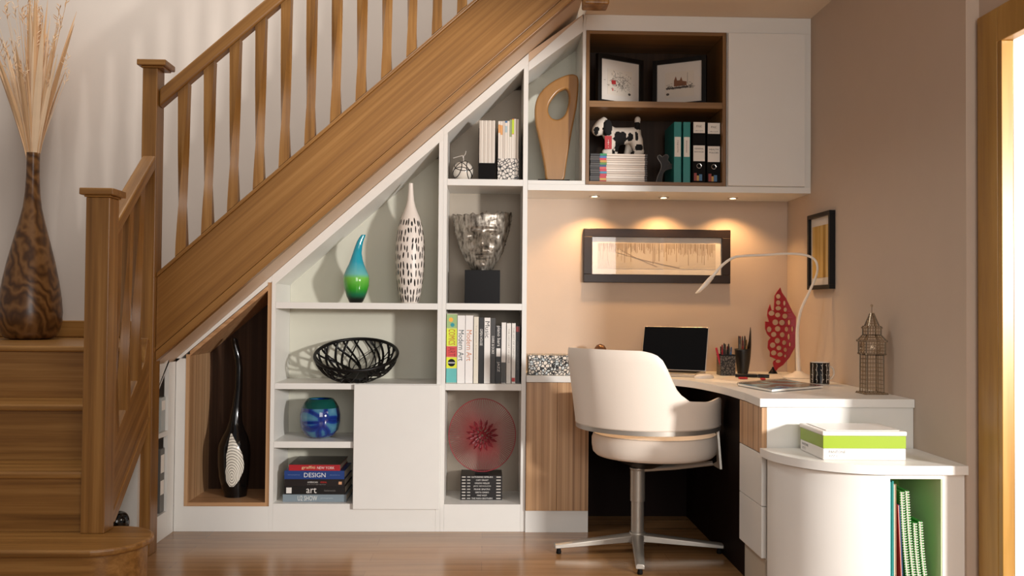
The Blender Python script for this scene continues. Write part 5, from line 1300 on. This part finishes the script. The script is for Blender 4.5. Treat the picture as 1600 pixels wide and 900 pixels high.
# wire clock tower
tx, ty = 1.553, -.865; tw_ = thing('wire_tower', 'silver wire model of a gothic clock tower on the desk against the right wall', 'ornament', (tx, ty, E0))
wire = mat('silver_wire', (168, 152, 130), rough=.25, metal=1)
def sq(h, w): return [Vector((tx+sx_*w, ty+sy_*w, E0+h)) for sx_, sy_ in ((-1,-1),(1,-1),(1,1),(-1,1))]
def frame_tier(m_, h0, h1, w0, w1, nv=6, nh=3, r_=.0014):
    a_, b_ = sq(h0, w0), sq(h1, w1)
    for i in range(4):
        j = (i+1) % 4; m_.tube([a_[i], b_[i]], r_*1.9, n=5)
        for q_ in range(1, nv): m_.tube([a_[i].lerp(a_[j], q_/nv), b_[i].lerp(b_[j], q_/nv)], r_*.75, n=4)
        for q_ in range(nh+1):
            t = q_/nh; m_.tube([a_[i].lerp(b_[i], t), a_[j].lerp(b_[j], t)], r_, n=4)
m_ = MB(); frame_tier(m_, .006, .155, .034, .033, 6, 9); part('shaft', m_, wire, tw_)
m_ = MB(); frame_tier(m_, .155, .160, .033, .041, 6, 1); frame_tier(m_, .160, .208, .038, .038, 7, 4); frame_tier(m_, .208, .214, .043, .043, 6, 1)
for sx_, sy_, vx in ((0, -1, 0), (-1, 0, 1)):
    c_ = Vector((tx+sx_*.0385, ty+sy_*.0385, E0+.184))
    e1 = Vector((1, 0, 0)) if vx == 0 else Vector((0, 1, 0))
    for rr in (.020, .014, .006): m_.tube([c_+e1*(rr*math.cos(2*PI*i/24))+Vector((0, 0, rr*math.sin(2*PI*i/24))) for i in range(24)], .0012, n=4, closed=True)
part('clock_stage', m_, wire, tw_)
m_ = MB(); frame_tier(m_, .214, .235, .040, .026, 6, 2); frame_tier(m_, .235, .262, .026, .026, 5, 2); frame_tier(m_, .262, .27, .030, .024, 5, 1); frame_tier(m_, .27, .322, .021, .005, 4, 5)
m_.tube([(tx, ty, E0+.318), (tx, ty, E0+.352)], .0014, n=5); m_.sphere((tx, ty, E0+.352), .005, n=8)
part('spire', m_, wire, tw_)
m_ = MB(); frame_tier(m_, 0, .006, .046, .042, 5, 1, .0016); m_.box(tx-.044, tx+.044, ty-.044, ty+.044, E0, E0+.003); part('base', m_, wire, tw_)

# tin box
TX0, TX1, TY0, TY1 = 1.173, 1.463, -1.345, -1.122; e = LS+.0004
tn = thing('tin_box', 'white lidded tin with a lime green band and small grey lettering on the low cabinet', 'tin', ((TX0+TX1)/2, (TY0+TY1)/2, e))
part('lower_body', MB().box(TX0, TX1, TY0, TY1, e, e+.040), mat('white_tinplate', (236, 230, 222), rough=.25), tn, bevel=.004, segs=3)
part('green_band', MB().box(TX0, TX1, TY0, TY1, e+.0402, e+.083), mat('lime_green', (142, 168, 34), rough=.3), tn, bevel=.001, label='lime green band')
part('lid', MB().box(TX0-.003, TX1+.003, TY0-.003, TY1+.003, e+.0832, e+.099), mat('white_tinplate', (236,230,222)), tn, bevel=.005, segs=3)
part('lid_panel', MB().box(TX0+.016, TX1-.016, TY0+.016, TY1-.016, e+.0992, e+.101), mat('white_tinplate', (236,230,222)), tn, bevel=.0008)
tgray = cm((30, 28, 26))
text('PANTONE', 'lettering', (TX0+.049, TY0-.0005, e+.028), FRONT, tgray, tn, height=.0085, width=.058); text('377 C', 'lettering', (TX0+.037, TY0-.0005, e+.014), FRONT, tgray, tn, height=.0075, width=.034)
text('PANTONE', 'lettering', (TX0-.0005, TY1-.05, e+.028), LEFTF, tgray, tn, height=.0085, width=.058); text('377 C', 'lettering', (TX0-.0005, TY1-.038, e+.014), LEFTF, tgray, tn, height=.0075, width=.034)

# ================================================================ THINGS IN THE CURVED CABINET
zf = .0803
def upright(name, label, cat, x0, x1, h, lean, covers, y0=-1.40, y1=-1.15, group=None, coil=False, bend=0):
    t = thing(name, label, cat, (x0, y0, zf), group=group)
    def sheetx(xa, xb_, ya_, yb_, h0, h1):
        m_ = MB(); N = 10; A, B = [], []
        for j in range(N+1):
            q_ = j/N; dx = -lean*(q_) + bend*math.sin(PI*q_); z = zf+h0+(h1-h0)*q_
            A.append([m_.bm.verts.new((xx+dx, yy, z)) for xx, yy in ((xa, ya_), (xb_, ya_), (xb_, yb_), (xa, yb_))])
        for a_, b_ in zip(A, A[1:]):
            for i in range(4): m_.bm.faces.new((a_[i], a_[(i+1) % 4], b_[(i+1) % 4], b_[i]))
        m_.bm.faces.new(A[0][::-1]); m_.bm.faces.new(A[-1]); return m_
    w = x1-x0
    part('cover', sheetx(x0, x0+w*.22, y0, y1, 0, h), covers[0], t, smooth=40)
    part('pages', sheetx(x0+w*.24, x0+w*.76, y0+.003, y1-.003, .002, h-.003), covers[1], t, smooth=40)
    part('cover', sheetx(x0+w*.78, x1, y0, y1, 0, h), covers[2], t, smooth=40)
    if coil:
        m_ = MB(); n = int(h/.0085)
        for i in range(n):
            q_ = (i+.5)/n; dx = -lean*q_ + bend*math.sin(PI*q_); c_ = Vector((x0+w/2+dx, y0-.001, zf+h*q_))
            m_.tube([c_+Vector((w*.62*math.cos(2*PI*k_/8), .0045*math.sin(2*PI*k_/8), 0)) for k_ in range(8)], .0014, n=4, closed=True)
        part('coil_binding', m_, mat('white_coil', (222, 218, 208), rough=.4), t)
    return t
ng = mat('notebook_green', (60, 150, 60), rough=.4)
upright('ring_binder', 'teal ring binder standing at the left of the open niche', 'folder', 1.3702, 1.3940, .440, 0, (teal, teal, teal))
upright('document_wallet', 'cream and brown document wallet next to the teal binder', 'folder', 1.3955, 1.4035, .43, .001, (cm((196,176,150)), pagem, cm((150,120,90))))
upright('document_wallet', 'thin red and blue document wallet leaning beside the cream one', 'folder', 1.424, 1.431, .36, .016, (cm((180,60,60)), pagem, cm((60,90,140))))
for i, (x0, hh, ln2) in enumerate(((1.452, .405, .036), (1.473, .408, .040), (1.494, .300, .034), (1.515, .305, .036))):
    upright('spiral_notebook', ['green-covered notebook with white coil, leftmost of the tall leaning pair', 'green-covered notebook with white coil, rightmost of the tall leaning pair', 'shorter green-covered notebook with white coil, left of the leaning short pair', 'shorter green-covered notebook with white coil, furthest right in the niche'][i], 'notebook', x0, x0+.012, hh, ln2, (ng, pagem, ng), group='green notebooks in the niche', coil=True, bend=-.006)

# ================================================================ THINGS IN THE SIDE BOOKCASE
ay, axx = -.60, -1.527; az = .12
ap = thing('apple_ornament', 'glossy black apple-shaped ornament under the lower flight of stairs', 'ornament', (axx, ay, az))
prf = []
for t in range(1, 24):
    a = PI*t/24; r_ = .052*math.sin(a)*(1+.10*math.cos(a*1.0)*-1); z = .060 - .061*math.cos(a) - .017*math.exp(-((a-PI)/.45)**2)
    prf.append((max(r_, .001), z))
part('body', MB().lathe(prf, (axx, ay, az), n=36), black, ap, smooth=60)
part('stalk', MB().tube([(axx, ay, az+.098), (axx-.004, ay, az+.122), (axx-.001, ay, az+.142)], [.004, .004, .005], n=8), black, ap, smooth=50)
yb0 = yC-.004
for i, (z0_, hgt, lab, col_, nm) in enumerate(((.1200, .30, 'grey binder with white label in the lower compartment of the side bookcase', (96, 94, 90), 'ring_binder'), (.5005, .16, 'pale grey box file in the upper compartment of the side bookcase', (176, 180, 176), 'box_file'))):
    t = thing(nm, lab, 'file', (XB-.15, yb0-.03, z0_))
    part('case', MB().box(XB-.27, XB-.012, yb0-.055, yb0, z0_+.0003, z0_+hgt), cm(col_), t, bevel=.001)
    l_ = part('label_patch', MB().box(XB-.0118, XB-.0112, yb0-.050, yb0-.006, z0_+hgt*.62, z0_+hgt*.90), paper, t)
    if i == 0: part('label_patch', MB().box(XB-.0118, XB-.0112, yb0-.050, yb0-.006, z0_+hgt*.28, z0_+hgt*.5), paper, t)
